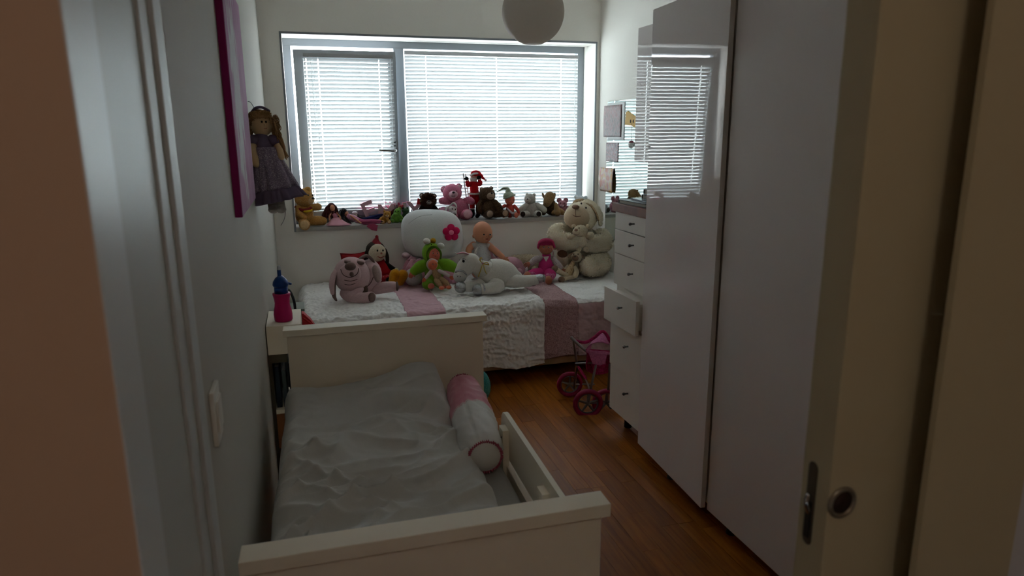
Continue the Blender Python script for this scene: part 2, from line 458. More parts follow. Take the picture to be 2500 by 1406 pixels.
br = thing('venetian_blind', 'wide white venetian blind over the fixed window pane behind the plush toys', 'blind', (0, 4.992, 0), 0, 'white venetian blinds')
blind(br, MX1 + .002, WX1 - .062, 2.036, 0.905, 0.0243, (0.885, 1.40, 1.90), R_(57.5), SLAT)
tube('tilt_wand', [(2.005, -.025, 2.03, .0025), (2.003, -.026, 1.45, .0025)], CLEAR, br, seg=8)
# parapet of the balcony outside, seen as a grey band through the slats
struct(box('balcony_parapet_exterior', (-1.5, 5.5, 6.6, 6.75, -1.0, 0.95), mat('concrete', '#8d8f92', rough=.9)))

# ---- wall details
t = thing('light_switch', 'white light switch plate on the wall beside the small bed', 'switch', at(522, 1008, 'X', XL))
box('plate', (0, .009, -.04, .04, -.055, .055), mat('switch_white', '#dedcd4', rough=.3), t, .003)
box('rocker', (.009, .013, -.028, .028, -.032, .032), mat('switch_white', '#dedcd4'), t, .002)

# ------------------------------------------------------------------ FURNITURE
# ---- glossy wardrobe along the right wall
wb = thing('wardrobe', 'tall glossy white wardrobe with doors reflecting the window blinds', 'wardrobe', (0, 0, 0))
WXF = 1.415
box('carcass', (WXF + .022, XR - .002, 0.90, 2.688, .068, 1.985), MATTE, wb)
for (y0, y1) in ((0.895, 1.488), (1.492, 2.083), (2.096, 2.69)):
    ajar = y0 > 2                                  # the far door stands slightly ajar, hinged at its far side
    dr = box('door', (-.02, 0, -(y1 - y0), 0, .064, 1.99), GLOSS, wb, .0015)
    dr.location = (WXF + (.033 if ajar else .02), y1, 0); dr.rotation_euler = (0, 0, R_(-3.0) if ajar else 0)
for yy in (2.45, 2.0, 1.62, 1.0):
    for xx in (WXF + .06, XR - .08):
        link('foot', lathe_mesh([(0, 0), (.022, 0), (.02, .012), (.016, .02), (.016, .068), (0, .068)], 16, 'Z', (xx, yy, 0)), BLACK, wb)
# ---- narrow drawer unit beyond the wardrobe
du = thing('drawer_unit', 'narrow white unit with six drawers, chrome knobs and a cherry wood top', 'drawers', (0, 0, 0))
QX = 1.452
box('body', (QX + .02, XR - .002, 2.70, 3.05, .105, 1.125), MATTE, du)
box('top', (QX - .012, XR - .002, 2.70, 3.063, 1.125, 1.165), BROWNTOP, du, .002)
KNOB = [(0, -.026), (.006, -.026), (.0075, -.022), (.006, -.016), (.0042, -.012), (.0042, 0), (0, 0)]
drs = [(1.040, 1.122, 0), (.922, 1.036, 0), (.765, .918, 0), (.587, .752, -.05), (.347, .583, -.012), (.105, .343, -.006)]
for z0, z1, dx in drs:
    f = box('drawer', (QX + dx, QX + .018 + dx, 2.703, 3.047, z0, z1), MATTE, du, .0015)
    if dx < -.03: box('drawer_box', (QX + .018 + dx, QX + .05, 2.72, 3.03, z0 + .02, z1 - .02), MATTE, f)
    zk = z0 + (z1 - z0) * (.55 if z1 - z0 < .16 else .62)
    link('knob', lathe_mesh([(r, h) for r, h in KNOB], 16, 'X', (QX + dx, 2.845, zk)), mat('chrome', '#77787a', rough=.15, metal=1), f)
for yy in (2.74, 3.0): link('foot', lathe_mesh([(0, 0), (.02, 0), (.018, .105), (0, .105)], 14, 'Z', (QX + .08, yy, 0)), BLACK, du)
# ---- wall cabinet
wc = thing('wall_cabinet', 'glossy white wall cabinet hung above the drawer unit', 'cabinet', (0, 0, 0))
box('body', (1.77, XR - .001, 2.75, 3.452, 1.345, 2.03), MATTE, wc)
box('door', (1.75, 1.769, 2.75, 3.455, 1.342, 2.033), GLOSS, wc, .0015)

# ---- mirror on the right wall and papers stuck to it
MIR = mat('mirror_silver', '#d5dfdb', rough=.0, metal=1.0)
mr = thing('wall_mirror', 'frameless wall mirror with pictures stuck to its edge', 'mirror', (0, 0, 0))
box('glass', (XR - .008, XR - .004, 3.2, 4.63, .742, 1.712), MIR, mr)
box('backing', (XR - .004, XR, 3.202, 4.628, .744, 1.710), mat('mirror_back', '#9aa7a4'), mr)
def sheet(name, y0, y1, z0, z1, m, label, cat, curl=0.0, x=XR - .0095, parts=None):
    vs, fs = [], []
    N = 12
    for i in range(N + 1):
        for j in range(N + 1):
            u, v = i / N, j / N
            vs.append((x - curl * (v * (1 - v) * 4) * (0.4 + .6 * u) - curl * .5 * (1 - u) * (1 - v), y0 + (y1 - y0) * u, z0 + (z1 - z0) * v))
    for i in range(N):
        for j in range(N):
            a = i * (N + 1) + j; fs.append((a, a + 1, a + N + 2, a + N + 1))
    me = mesh(vs, fs); o = link(name, me, m); md = o.modifiers.new('thick', 'SOLIDIFY'); md.thickness = .0006
    return tag(o, label, cat)
def poster_mat(name, cols, scale, stretch):
    m = bpy.data.materials.new(name); m.use_nodes = True; nt = m.node_tree; b = nt.nodes['Principled BSDF']; b.inputs['Roughness'].default_value = .35
    tc = nt.nodes.new('ShaderNodeTexCoord'); mp = nt.nodes.new('ShaderNodeMapping'); mp.inputs['Scale'].default_value = stretch
    nt.links.new(tc.outputs['Object'], mp.inputs[0])
    n = nt.nodes.new('ShaderNodeTexNoise'); n.inputs['Scale'].default_value = scale; n.inputs['Detail'].default_value = 5; nt.links.new(mp.outputs[0], n.inputs['Vector'])
    r = nt.nodes.new('ShaderNodeValToRGB'); nt.links.new(n.outputs['Fac'], r.inputs[0])
    cr = r.color_ramp; k = len(cols)
    cr.elements[0].position = .3; cr.elements[1].position = .7
    for i in range(k - 2): cr.elements.new(.3 + .4 * (i + 1) / (k - 1))
    for e, c in zip(cr.elements, cols): e.color = lin(c) + (1,)
    nt.links.new(r.outputs[0], b.inputs['Base Color']); return m
sheet('paper_sheet', 4.345, 4.625, 1.445, 1.70, mat('paper_white', '#d9dcdc', rough=.5), 'white paper sheet behind the group poster on the mirror', 'paper')
def group_poster():
    m = poster_mat('poster_group', ('#120d0e', '#4a3336', '#8d7575', '#7c2a34', '#2a282f'), 40, (1, 2.4, .8)); nt = m.node_tree; b = nt.nodes['Principled BSDF']
    ramp = b.inputs['Base Color'].links[0].from_node; tc = nt.nodes.new('ShaderNodeTexCoord'); sp = nt.nodes.new('ShaderNodeSeparateXYZ'); nt.links.new(tc.outputs['Object'], sp.inputs[0])
    r = nt.nodes.new('ShaderNodeMapRange'); r.inputs['From Min'].default_value = 1.49; r.inputs['From Max'].default_value = 1.66; nt.links.new(sp.outputs['Z'], r.inputs['Value'])
    g = nt.nodes.new('ShaderNodeValToRGB'); nt.links.new(r.outputs[0], g.inputs[0]); g.color_ramp.elements[0].color = lin('#2c2a2c') + (1,); g.color_ramp.elements[1].color = lin('#8f6d68') + (1,)
    k = nt.nodes.new('ShaderNodeMapRange'); k.inputs['From Min'].default_value = 0; k.inputs['From Max'].default_value = .5; 
    mx = nt.nodes.new('ShaderNodeMix'); mx.data_type = 'RGBA'; mx.inputs['Factor'].default_value = .68; nt.links.new(g.outputs[0], mx.inputs['A']); nt.links.new(ramp.outputs[0], mx.inputs['B']); nt.links.new(mx.outputs['Result'], b.inputs['Base Color']); return m
p1 = sheet('poster', 4.392, 4.683, 1.466, 1.684, group_poster(), 'dark printed poster of a row of figures stuck on the mirror', 'poster', x=XR - .0115, curl=.002)
sheet('photo_print', 4.432, 4.637, 1.294, 1.426, poster_mat('photo_print', ('#1c1a20', '#5a525a', '#7c2a34', '#8d8689', '#2b2b33'), 70, (1, 1, 1)), 'small colour photo print below the poster on the mirror', 'photo')
sheet('painted_drawing', 4.49, 4.72, 1.075, 1.247, poster_mat('painting_kid', ('#a0301f', '#b8842e', '#b7a798', '#a84a3c', '#a89a44'), 18, (1, 1, .6)), 'curling painted drawing in orange and yellow on the mirror corner', 'drawing', curl=.016, x=XR - .012)
yc = thing('paper_cutout', 'yellow paper cutout with dark spots on the mirror by the cabinet', 'cutout', (0, 0, 0))
p = [at(*q, 'X', XR - .010) for q in ((1528, 274), (1533, 271), (1548, 282), (1556, 284), (1556, 314), (1540, 306), (1526, 304), (1528, 280))]
link('card', prism_mesh([(v.y, v.z) for v in p], XR - .0115, XR - .0095, 'YZ'), mat('card_yellow', '#c9a04c', rough=.6), yc, False)
for q in ((1539, 296), (1546, 296)):
    c = at(*q, 'X', XR - .012); link('spot', mesh(*ell_geo(c, (.0015, .008, .012), seg=12, ring=8)), mat('spot_dark', '#3b2b22'), yc)
bb = thing('hanging_bauble', 'clear glass bauble with a dark pink top hanging before the mirror', 'bauble', at(1541, 353, 'X', XR - .03))
link('bulb', mesh(*ell_geo((0, 0, 0), (.022, .022, .024))), mat('bauble_glass', '#dfe3e3', rough=.08, spec=.8, var=.2, vscale=60), bb)
link('cap', mesh(*ell_geo((0, 0, .012), (.019, .019, .014))), mat('bauble_top', '#8c4a58', rough=.3), bb)
tube('string', [(0, 0, .024, .0012), (0, 0, .16, .0012)], mat('string_dark', '#4a4245'), bb, smooth=False, seg=6)
# ---- books on the drawer unit
bkm = mat('book_black', '#15171a', rough=.35); pgm = mat('book_pages', '#c3bfb4', rough=.8)
def book(label, x0, x1, y0, y1, z0, z1, cm, rz=0):
    cx, cy = (x0 + x1) / 2, (y0 + y1) / 2
    t = thing('book', label, 'book', (cx, cy, z0), rz, 'books on the drawer unit')
    a, b, h = (x1 - x0) / 2, (y1 - y0) / 2, z1 - z0
    link('cover', box_mesh([(-a, a, -b, b, 0, .003), (-a, a, -b, b, h - .003, h), (-a, a, b - .003, b, 0, h)]), cm, t, False)
    box('pages', (-a + .004, a - .004, -b + .004, b - .004, .003, h - .003), pgm, t)
book('large dark photo album lying flat on the cherry wood top', 1.46, 1.74, 2.78, 3.03, 1.165, 1.183, mat('album', '#2a2226', rough=.3), R_(3))
book('thin grey magazine on the dark photo album', 1.50, 1.74, 2.76, 3.0, 1.184, 1.190, mat('mag', '#5d5f66', rough=.25), R_(-4))
book('black notebook, lower of the two stacked on the magazine', 1.53, 1.72, 2.76, 2.93, 1.191, 1.213, bkm, R_(2))
book('black notebook, topmost of the stack on the drawer unit', 1.53, 1.71, 2.75, 2.92, 1.2135, 1.238, bkm, R_(-3))
# ---- red bag on the wardrobe
t = thing('folded_bag', 'dark red folded bag lying on top of the wardrobe', 'bag', (1.50, 2.50, 1.992))
link('body', mesh(*ell_geo((0, 0, .03), (.075, .10, .03))), mat('bag_red', '#5e1822', rough=.6), t)
tube('handle', [(-.05, -.06, .03, .006), (-.065, 0, .055, .006), (-.05, .06, .03, .006)], mat('bag_red', '#5e1822'), t)

# ---- pendant globe
g = thing('pendant_lamp', 'grey white globe pendant lamp hanging unlit above the bed', 'lamp', (.92, 2.73, 1.965))
RG = .1235
prof = [(RG * math.sin(a), -RG * math.cos(a)) for a in [R_(22 + i * (150 / 26)) for i in range(27)]]
pr = [(0, -RG * math.cos(R_(22)) - .004), (RG * math.sin(R_(18)), -RG * math.cos(R_(22)) - .004)] + prof
link('globe', lathe_mesh(pr, 48), mat('opal_globe', '#e8e2da', rough=.5, spec=.3, trans=.5), g)
tube('cap', [(0, 0, RG - .004, .022), (0, 0, RG + .05, .016)], mat('lamp_cap', '#c9c9c6'), g, smooth=False)
tube('cord', [(0, 0, RG + .04, .003), (0, 0, ZC - 1.965, .003)], mat('lamp_cord', '#d8d8d4'), g, smooth=False, seg=8)

# ---- canvas on the left wall
cv = thing('canvas_painting', 'pink canvas painting with a magenta edge on the wall', 'painting', (0, 0, 0))
XC = -0.179
def canvas_mat():
    m = bpy.data.materials.new('canvas_pink'); m.use_nodes = True; nt = m.node_tree; b = nt.nodes['Principled BSDF']; b.inputs['Roughness'].default_value = .8
    tc = nt.nodes.new('ShaderNodeTexCoord')
    def nz(sc, det, stretch):
        mp = nt.nodes.new('ShaderNodeMapping'); mp.inputs['Scale'].default_value = stretch; nt.links.new(tc.outputs['Object'], mp.inputs[0])
        n = nt.nodes.new('ShaderNodeTexNoise'); n.inputs['Scale'].default_value = sc; n.inputs['Detail'].default_value = det; nt.links.new(mp.outputs[0], n.inputs['Vector']); return n.outputs['Fac']
    r1 = nt.nodes.new('ShaderNodeValToRGB'); nt.links.new(nz(6, 5, (1, 1, 1)), r1.inputs[0])
    r1.color_ramp.elements[0].color = lin('#7d3a6c') + (1,); r1.color_ramp.elements[1].color = lin('#b27ca2') + (1,)
    # white painted figure: a tall soft oval broken by brush strokes
    sp = nt.nodes.new('ShaderNodeMapping'); sp.inputs['Location'].default_value = (0, -2.40, -1.62); nt.links.new(tc.outputs['Object'], sp.inputs[0])
    sc = nt.nodes.new('ShaderNodeVectorMath'); sc.operation = 'MULTIPLY'; sc.inputs[1].default_value = (0, 6.5, 3.2); nt.links.new(sp.outputs[0], sc.inputs[0])
    ln = nt.nodes.new('ShaderNodeVectorMath'); ln.operation = 'LENGTH'; nt.links.new(sc.outputs[0], ln.inputs[0])
    ad = nt.nodes.new('ShaderNodeMath'); ad.operation = 'ADD'; nt.links.new(ln.outputs['Value'], ad.inputs[0])
    n2 = nt.nodes.new('ShaderNodeMath'); n2.operation = 'MULTIPLY_ADD'; n2.inputs[1].default_value = 2.4; n2.inputs[2].default_value = -1.2; nt.links.new(nz(14, 6, (1, 2.5, .7)), n2.inputs[0]); nt.links.new(n2.outputs[0], ad.inputs[1])
    r2 = nt.nodes.new('ShaderNodeValToRGB'); nt.links.new(ad.outputs[0], r2.inputs[0])
    r2.color_ramp.elements[0].position = .75; r2.color_ramp.elements[0].color = (1, 1, 1, 1); r2.color_ramp.elements[1].position = 1.0; r2.color_ramp.elements[1].color = (0, 0, 0, 1)
    mx = nt.nodes.new('ShaderNodeMix'); mx.data_type = 'RGBA'; nt.links.new(r2.outputs[0], mx.inputs['Factor']); nt.links.new(r1.outputs[0], mx.inputs['A']); mx.inputs['B'].default_value = lin('#b7afb9') + (1,)
    nt.links.new(mx.outputs['Result'], b.inputs['Base Color']); return m
box('face', (XC - .001, XC + .0006, 2.178, 2.812, 1.262, 1.955), canvas_mat(), cv)
box('wrapped_edge', (XL, XC - .0005, 2.175, 2.815, 1.26, 1.957), mat('canvas_edge', '#8f1762', rough=.8), cv, .002)

# ------------------------------------------------------------------ SMALL EXTENDABLE BED
KB = thing('child_bed', 'small cream wooden child bed with panel ends and a guard rail', 'bed', (0.25, 2.03, 0), R_(-1.4))
def K(b): return (b[0] - .25, b[1] - .25, b[2] - 2.03, b[3] - 2.03, b[4], b[5])
HBY, FBY = 2.725, 1.375
hb = box('headboard', K((-.122, .672, HBY - .0, HBY + .028, .12, .725)), CREAM, KB, .002)
box('headboard_cap', K((-.135, .685, HBY - .022, HBY + .05, .725, .752)), CREAM, hb, .003)
fb = box('footboard', K((-.148, .638, FBY - .028, FBY, .12, .622)), CREAM, KB, .002)
box('footboard_cap', K((-.165, .655, FBY - .045, FBY + .02, .618, .65)), CREAM, fb, .003)
for (xx, yy) in ((-.12, HBY), (.63, HBY), (-.145, FBY - .026), (.60, FBY - .026)):
    box('leg', K((xx, xx + .035, yy - .002, yy + .03, 0, .125)), CREAM, KB, .002)
for xx in (-.145, .598):
    box('side_rail', K((xx, xx + .022, FBY, HBY, .255, .385)), CREAM, KB, .002)
for yy in (1.55, 1.85, 2.15, 2.45): box('slat', K((-.12, .61, yy, yy + .07, .262, .278)), CREAM, KB)
gr = link('guard_rail', prism_mesh([(FBY - 2.03, .405), (2.165 - 2.03, .405), (2.178 - 2.03, .42), (2.18 - 2.03, .505), (2.174 - 2.03, .53), (2.155 - 2.03, .548), (2.13 - 2.03, .553), (FBY - 2.03, .550)], .608 - .25, .624 - .25, 'YZ'), CREAM, KB, False)
for yy in (2.10, 1.665):
    bk = box('guard_bracket', K((.586, .608, yy - .026, yy + .026, .30, .515)), CREAM, KB, .002)
    for zz in (.485, .46):
        link('screw', mesh(*ell_geo((.5855 - .25, yy - .008 - 2.03, zz), (.002, .0035, .0035), seg=8, ring=6)), BLACK, bk)
box('mattress_base', K((-.12, .605, FBY + .01, HBY - .01, .28, .29)), CREAM, KB)
mt = tag(link('mattress', box_mesh([K((-.118, .578, FBY + .012, HBY - .012, .291, .400))], .02), mat('mattress_grey', '#a5a39f', rough=.9, bump=.1, bscale=90)), 'grey sheeted mattress showing at the edge of the child bed', 'mattress')
mt.location = KB.location; mt.rotation_euler = KB.rotation_euler

def ridged(x, y, s=0):
    n = noise.noise(Vector((x, y, s))); return 1 - abs(n) * 2
def duvet():
    X0, X1, Y0, Y1 = -.150, .487, 1.405, 2.70
    NX, NY = 150, 260
    vs, fs = [], []
    def H(x, y):
        fy = (y - Y0) / (Y1 - Y0)
        z = .468 + .012 * math.sin(x * 7 + 1) 
        # pile up against the headboard, highest right of centre
        k = max(0, (fy - .72) / .28)
        hump = math.exp(-((x - .37) / .16) ** 2)
        z += k ** 1.5 * (.035 + .085 * hump) 
        # a big fold running across in front of the hump
        yl = 2.43 + .10 * math.sin(x * 5.5 + .3) - .25 * max(0, x - .25)
        d = (y - yl)
        z += .026 * math.exp(-(d / .05) ** 2) * (.3 + .7 * (x > .05) * min(1, (x - .05) / .2 if x > .05 else 0)) 
        z -= .020 * math.exp(-((d + .07) / .05) ** 2) * min(1, max(0, (x + .05) / .25))
        # broad puffs
        z += .030 * noise.noise(Vector((x * 5 + 3, y * 4.2, 1.3)))
        # creases, mostly across the bed and slanting
        u = x * .94 + y * .34; v = -x * .34 + y * .94
        w = noise.noise(Vector((x * 3, y * 3, 9))) * .6
        c1 = ridged(u * 1.5 + w * 1.5, v * 5.5 + w * 1.5, 4.0); c2 = ridged(u * 2.6 - w, v * 10 + w * 2, 7.7)
        u2 = x * .8 - y * .6; v2 = x * .6 + y * .8
        c3 = ridged(u2 * 1.8 + w, v2 * 7 + w, 2.2)
        amp = .35 + .65 * min(1, max(0, (2.45 - y) / .35))
        z += amp * (.030 * (max(0, c1 - .3) / .7) ** 2 + .020 * (max(0, c2 - .3) / .7) ** 2 + .026 * (max(0, c3 - .3) / .7) ** 2)
        z += .003 * noise.noise(Vector((x * 30, y * 34, 3)))
        return z
    for j in range(NY + 1):
        for i in range(NX + 1):
            a, b = i / NX, j / NY
            x = X0 + (X1 - X0) * a; y = Y0 + (Y1 - Y0) * b
            ed = min((x - X0), (X1 - x) , (y - Y0) * 1.0, (Y1 - y) + .02)
            wob = .010 * noise.noise(Vector((x * 6, y * 6, 5)))
            zz = H(x, y)
            k = min(1, max(0, ed / .055)); rnd = math.sqrt(max(0, 1 - (1 - k) ** 2))
            z = .405 + (zz - .405) * rnd
            vs.append((x + wob - .25, y + wob - 2.03, z))
    n = NX + 1
    for j in range(NY):
        for i in range(NX):
            a = j * n + i; fs.append((a, a + 1, a + n + 1, a + n))
    base = len(vs)
    ring = [i for i in range(n)] + [j * n + NX for j in range(1, NY + 1)] + [NY * n + i for i in range(NX - 1, -1, -1)] + [j * n for j in range(NY - 1, 0, -1)]
    for k in ring: vs.append((vs[k][0], vs[k][1], .402))
    m = len(ring)
    for k in range(m): fs.append((ring[k], base + k, base + (k + 1) % m, ring[(k + 1) % m]))
    fs.append(tuple(base + k for k in range(m)))
    return clean(mesh(vs, fs), 1e-6)
dv = tag(link('duvet', duvet(), mat('duvet_grey', '#c4c4c1', rough=.95, bump=.08, bscale=160, sheen=.1)), 'crumpled pale grey duvet spread over the child bed', 'duvet')
dv.location = KB.location; dv.rotation_euler = KB.rotation_euler

# bolster pillow along the guard side
def bolster():
    t = thing('bolster_pillow', 'round bolster pillow in pink and white satin with red ruffled ends', 'pillow', (0, 0, 0))
    A = Vector((.572, 2.62, .475)); B = Vector((.505, 1.985, .470)); ax = (B - A); Ln = ax.length; ax.normalize()
    sd = Vector((0, 0, 1)).cross(ax).normalized(); upv = ax.cross(sd)
    def pt(s, a, r):
        return A + ax * s + sd * (r * math.cos(a)) + upv * (r * math.sin(a) )
    def shell(s0, s1, c0, c1, name, m):
        NS, NA = 60, 64; vs, fs = [], []
        for i in range(NS + 1):
            s = s0 + (s1 - s0) * i / NS; q = s / Ln
            r = .062 + .012 * math.sin(q * math.pi)
            e = min(s, Ln - s); r *= (1 - .22 * max(0, 1 - e / .06) ** 2)
            for j in range(NA):
                a = 2 * math.pi * j / NA
                f = .004 * ridged(a * 1.3, s * 14, 3) + .005 * noise.noise(Vector((a * 2, s * 7, 1))) + .003 * ridged(a * 4 + s * 20, s * 4, 8)
                if abs(((a - 2.0) + math.pi) % (2 * math.pi) - math.pi) < .05: f -= .005
                vs.append(pt(s, a, r + f * min(1, e / .05 + .1)))
        for i in range(NS):
            for j in range(NA): fs.append((i * NA + j, i * NA + (j + 1) % NA, (i + 1) * NA + (j + 1) % NA, (i + 1) * NA + j))
        if c0: fs.append(tuple(range(NA)))
        if c1:
            cI = len(vs); vs.append(B + ax * .022)
            k = NS * NA
            mid = len(vs)
            for j in range(NA):
                p_ = vs[k + j]; c_ = B + ax * .014; vs.append(c_ + (p_ - B) * .62)
            for j in range(NA):
                fs.append((k + j, k + (j + 1) % NA, mid + (j + 1) % NA, mid + j)); fs.append((mid + j, mid + (j + 1) % NA, cI))
        return link(name, clean(mesh(vs, fs), 1e-6), m, t)
    shell(0, .345, True, False, 'pink_sleeve', mat('satin_pink', '#cf7d90', rough=.55, sheen=.2, bump=.04, bscale=90))
    shell(.33, Ln, False, True, 'white_sleeve', mat('satin_white', '#cfcdca', rough=.6, sheen=.2, bump=.05, bscale=120))
    for s, nm in ((.004, 'ruffle'), (Ln - .004, 'ruffle')):
        NA = 220; vs, fs = [], []
        for j in range(NA):
            a = 2 * math.pi * j / NA
            for k, (dr, wv) in enumerate(((-.004, 0), (.004, .006), (.012, .012))):
                vs.append(pt(s + wv * .6 * math.sin(a * 46 + noise.noise(Vector((a * 3, s, 0))) * 4), a, .0495 + dr * .7 * (1 + .5 * noise.noise(Vector((a * 6, s, 2))))))
        for j in range(NA):
            for k in range(2): a_ = j * 3 + k; b_ = ((j + 1) % NA) * 3 + k; fs.append((a_, b_, b_ + 1, a_ + 1))
        o = link(nm, mesh(vs, fs), mat('ruffle_red', '#b0566a', rough=.7), t); md = o.modifiers.new('s', 'SOLIDIFY'); md.thickness = .0012
bolster()

# ------------------------------------------------------------------ BED UNDER THE WINDOW
sb = thing('single_bed', 'long low bed under the window with a pale wooden base', 'bed', (0, 0, 0))
BX0, BX1, BY0, BY1 = -0.055, 2.10, 3.83, 4.775
box('base', (BX0 + .02, BX1, BY0, BY1, .082, .20), mat('bed_birch', '#b08d6c', rough=.6, var=.1, vscale=12), sb, .003)
box('mattress', (BX0 + .02, BX1, BY0 + .005, BY1, .20, .47), mat('mattress_white', '#cfcac4', rough=.9), sb, .03)
for xx in (BX0 + .10, 1.0, BX1 - .15):
    for yy in (BY0 + .12, BY1 - .15): link('leg', lathe_mesh([(0, 0), (.024, 0), (.028, .082), (0, .082)], 14, 'Z', (xx, yy, 0)), DARK, sb)
bs = thing('bedspread', 'quilted patchwork bedspread in white and pink over the bed under the window', 'bedspread', (0, 0, 0))
ZT = 0.497
def spread(x0, x1, s0, s1, name, m, amp, rough_amp):
    """strip of the cover: s runs from the wall over the top and down the front"""
    TOP = 4.778 - 3.845; RAD = .05; ARC = RAD * math.pi / 2
    TOT = TOP + ARC + .335
    NX = max(6, int((x1 - x0) / .0055)); NS = max(6, int((s1 - s0) * TOT / .0055))
    vs, fs = [], []
    for i in range(NX + 1):
        x = x0 + (x1 - x0) * i / NX
        for j in range(NS + 1):
            s = (s0 + (s1 - s0) * j / NS) * TOT
            if s < TOP: y, z, n = 4.778 - s, ZT, Vector((0, 0, 1))
            elif s < TOP + ARC:
                a = (s - TOP) / RAD; y, z, n = 3.845 - RAD * math.sin(a), ZT - RAD + RAD * math.cos(a), Vector((0, -math.sin(a), math.cos(a)))
            else: y, z, n = 3.845 - RAD, ZT - RAD - (s - TOP - ARC), Vector((0, -1, 0))
            w1_ = noise.noise(Vector((x * 4, s * 4, 8))); w2_ = noise.noise(Vector((x * 4 + 9, s * 4, 3))); w3_ = noise.noise(Vector((x * 11, s * 11, 5)))
            d = amp * .55 * (ridged(x * 4 + w1_ * 1.6 + s * 2, s * 13 + w2_ * 2.2, 2) - .5)
            d += amp * .42 * (ridged(x * 11 + s * 7 + w2_ * 2 + w3_, s * 24 - x * 5 + w1_ * 2.5, 5) - .5) + amp * .22 * (ridged((x - s) * 30 + w3_ * 2, (s + x * .5) * 36 + w1_ * 3, 9) - .5)
            d += rough_amp * noise.noise(Vector((x * 60, s * 60, 0)))
            d += .010 * noise.noise(Vector((x * 4, s * 4, 3)))
            if s > TOP + ARC:
                q = (s - TOP - ARC) / .3; d += q * .014 * math.sin(x * 17 + 2 * noise.noise(Vector((x * 3, 0, 0)))) + q * .008
                z += q * .012 * math.sin(x * 9)
            p = Vector((x, y, z)) + n * d
            e = x - (BX0 - .035)
            if e < .07: p.z -= (.07 - math.sqrt(max(0, .07 ** 2 - (.07 - e) ** 2))) * (1.6 if s < TOP + ARC else .3)
            vs.append(p)
    n_ = NS + 1
    for i in range(NX):
        for j in range(NS): a = i * n_ + j; fs.append((a, a + 1, a + n_ + 1, a + n_))
    o = link(name, mesh(vs, fs), m, bs); md = o.modifiers.new('s', 'SOLIDIFY'); md.thickness = .006; md.offset = -1
    return o
QW = mat('quilt_white', '#ebe8e6', rough=.95, bump=.25, bscale=130)
QP = mat('quilt_pink', '#cba3ad', rough=.9, bump=.15, bscale=110)
QF = mat('quilt_floral', '#bb9a9c', rough=.95, col2='#936d72', vscale=190, lo=.40, hi=.66, bump=.3, bscale=150)
QD = mat('quilt_dusty', '#bb9c9e', rough=.9, bump=.15, bscale=110)
spread(BX0 - .035, .518, 0, 1, 'white_panel', QW, .017, .005)
spread(.518, .745, 0, 1, 'pink_panel', QP, .012, .001)
spread(.745, 1.352, 0, 1, 'white_panel', QW, .017, .005)
spread(1.352, 1.572, 0, .985, 'floral_panel', QF, .005, .004)
spread(1.572, 2.12, 0, .735, 'white_panel', QW, .015, .005)
spread(1.572, 2.12, .735, .99, 'dusty_pink_panel', QD, .010, .001)

# ------------------------------------------------------------------ NARROW SHELF BY THE LEFT WALL
ns = thing('narrow_shelf', 'narrow cream shelf unit against the wall behind the child bed', 'shelf', (0, 0, 0))
box('top_box', (-.196, -.052, 2.99, 3.27, .572, .70), CREAM, ns, .002)
box('side_panel', (-.198, -.184, 2.99, 3.27, .0, .572), mat('shelf_dark', '#4b4234', rough=.7), ns)
box('back_bracket', (-.184, -.12, 2.99, 3.27, .535, .572), mat('shelf_dark', '#4b4234', rough=.7), ns)
box('shelf_board', (-.184, -.052, 2.99, 3.27, .30, .318), CREAM, ns)
box('lower_box', (-.184, -.052, 2.985, 3.27, .14, .30), mat('box_orange', '#8a5a38', rough=.6), ns)
for k, (c, w, h) in enumerate((('#23303f', .022, .19), ('#4d5a5f', .018, .17), ('#1b2230', .026, .20))):
    x0 = -.180 + k * .030
    b = thing('book', ('dark blue book standing in the narrow shelf', 'grey green book standing in the narrow shelf', 'near black book standing in the narrow shelf')[k], 'book', (x0, 3.02, .318), 0, 'books in the narrow shelf')
    link('cover', box_mesh([(0, w, 0, .003, 0, h), (0, .002, 0, .14, 0, h), (w - .002, w, 0, .14, 0, h)]), mat('spine%d' % k, c, rough=.5), b, False)
    box('pages', (.002, w - .002, .003, .136, .003, h - .004), pgm, b)
# drinking bottle
bt = thing('drinking_bottle', 'pink sports bottle with a blue lid standing on the narrow shelf', 'bottle', (-.125, 3.075, .701))
PB = [(0, 0), (.036, 0), (.039, .006), (.0395, .03), (.037, .05), (.033, .066), (.0315, .08), (.034, .10), (.0375, .118), (.037, .124), (0, .124)]
link('body', lathe_mesh(PB, 40), mat('bottle_pink', '#c8166e', rough=.3, spec=.5, trans=.25), bt)
link('collar', lathe_mesh([(0, .124), (.029, .124), (.029, .148), (.026, .152), (0, .152)], 40), mat('lid_blue', '#0f3c86', rough=.35), bt)
lid = link('lid', lathe_mesh([(0, .152), (.030, .152), (.034, .162), (.031, .176), (.022, .19), (.010, .20), (0, .20)], 40), mat('lid_blue', '#0f3c86'), bt)
tube('spout', [(-.002, 0, .195, .0085), (-.002, 0, .228, .008)], mat('lid_blue', '#0f3c86'), lid, smooth=False)
tube('spout_tip', [(-.002, 0, .228, .0082), (-.002, 0, .239, .0075)], mat('spout_clear', '#b9c4cc', rough=.2), lid, smooth=False)
tube('carry_tab', [(.026, 0, .166, .006), (.042, 0, .162, .005)], mat('lid_blue', '#0f3c86'), lid, smooth=False)
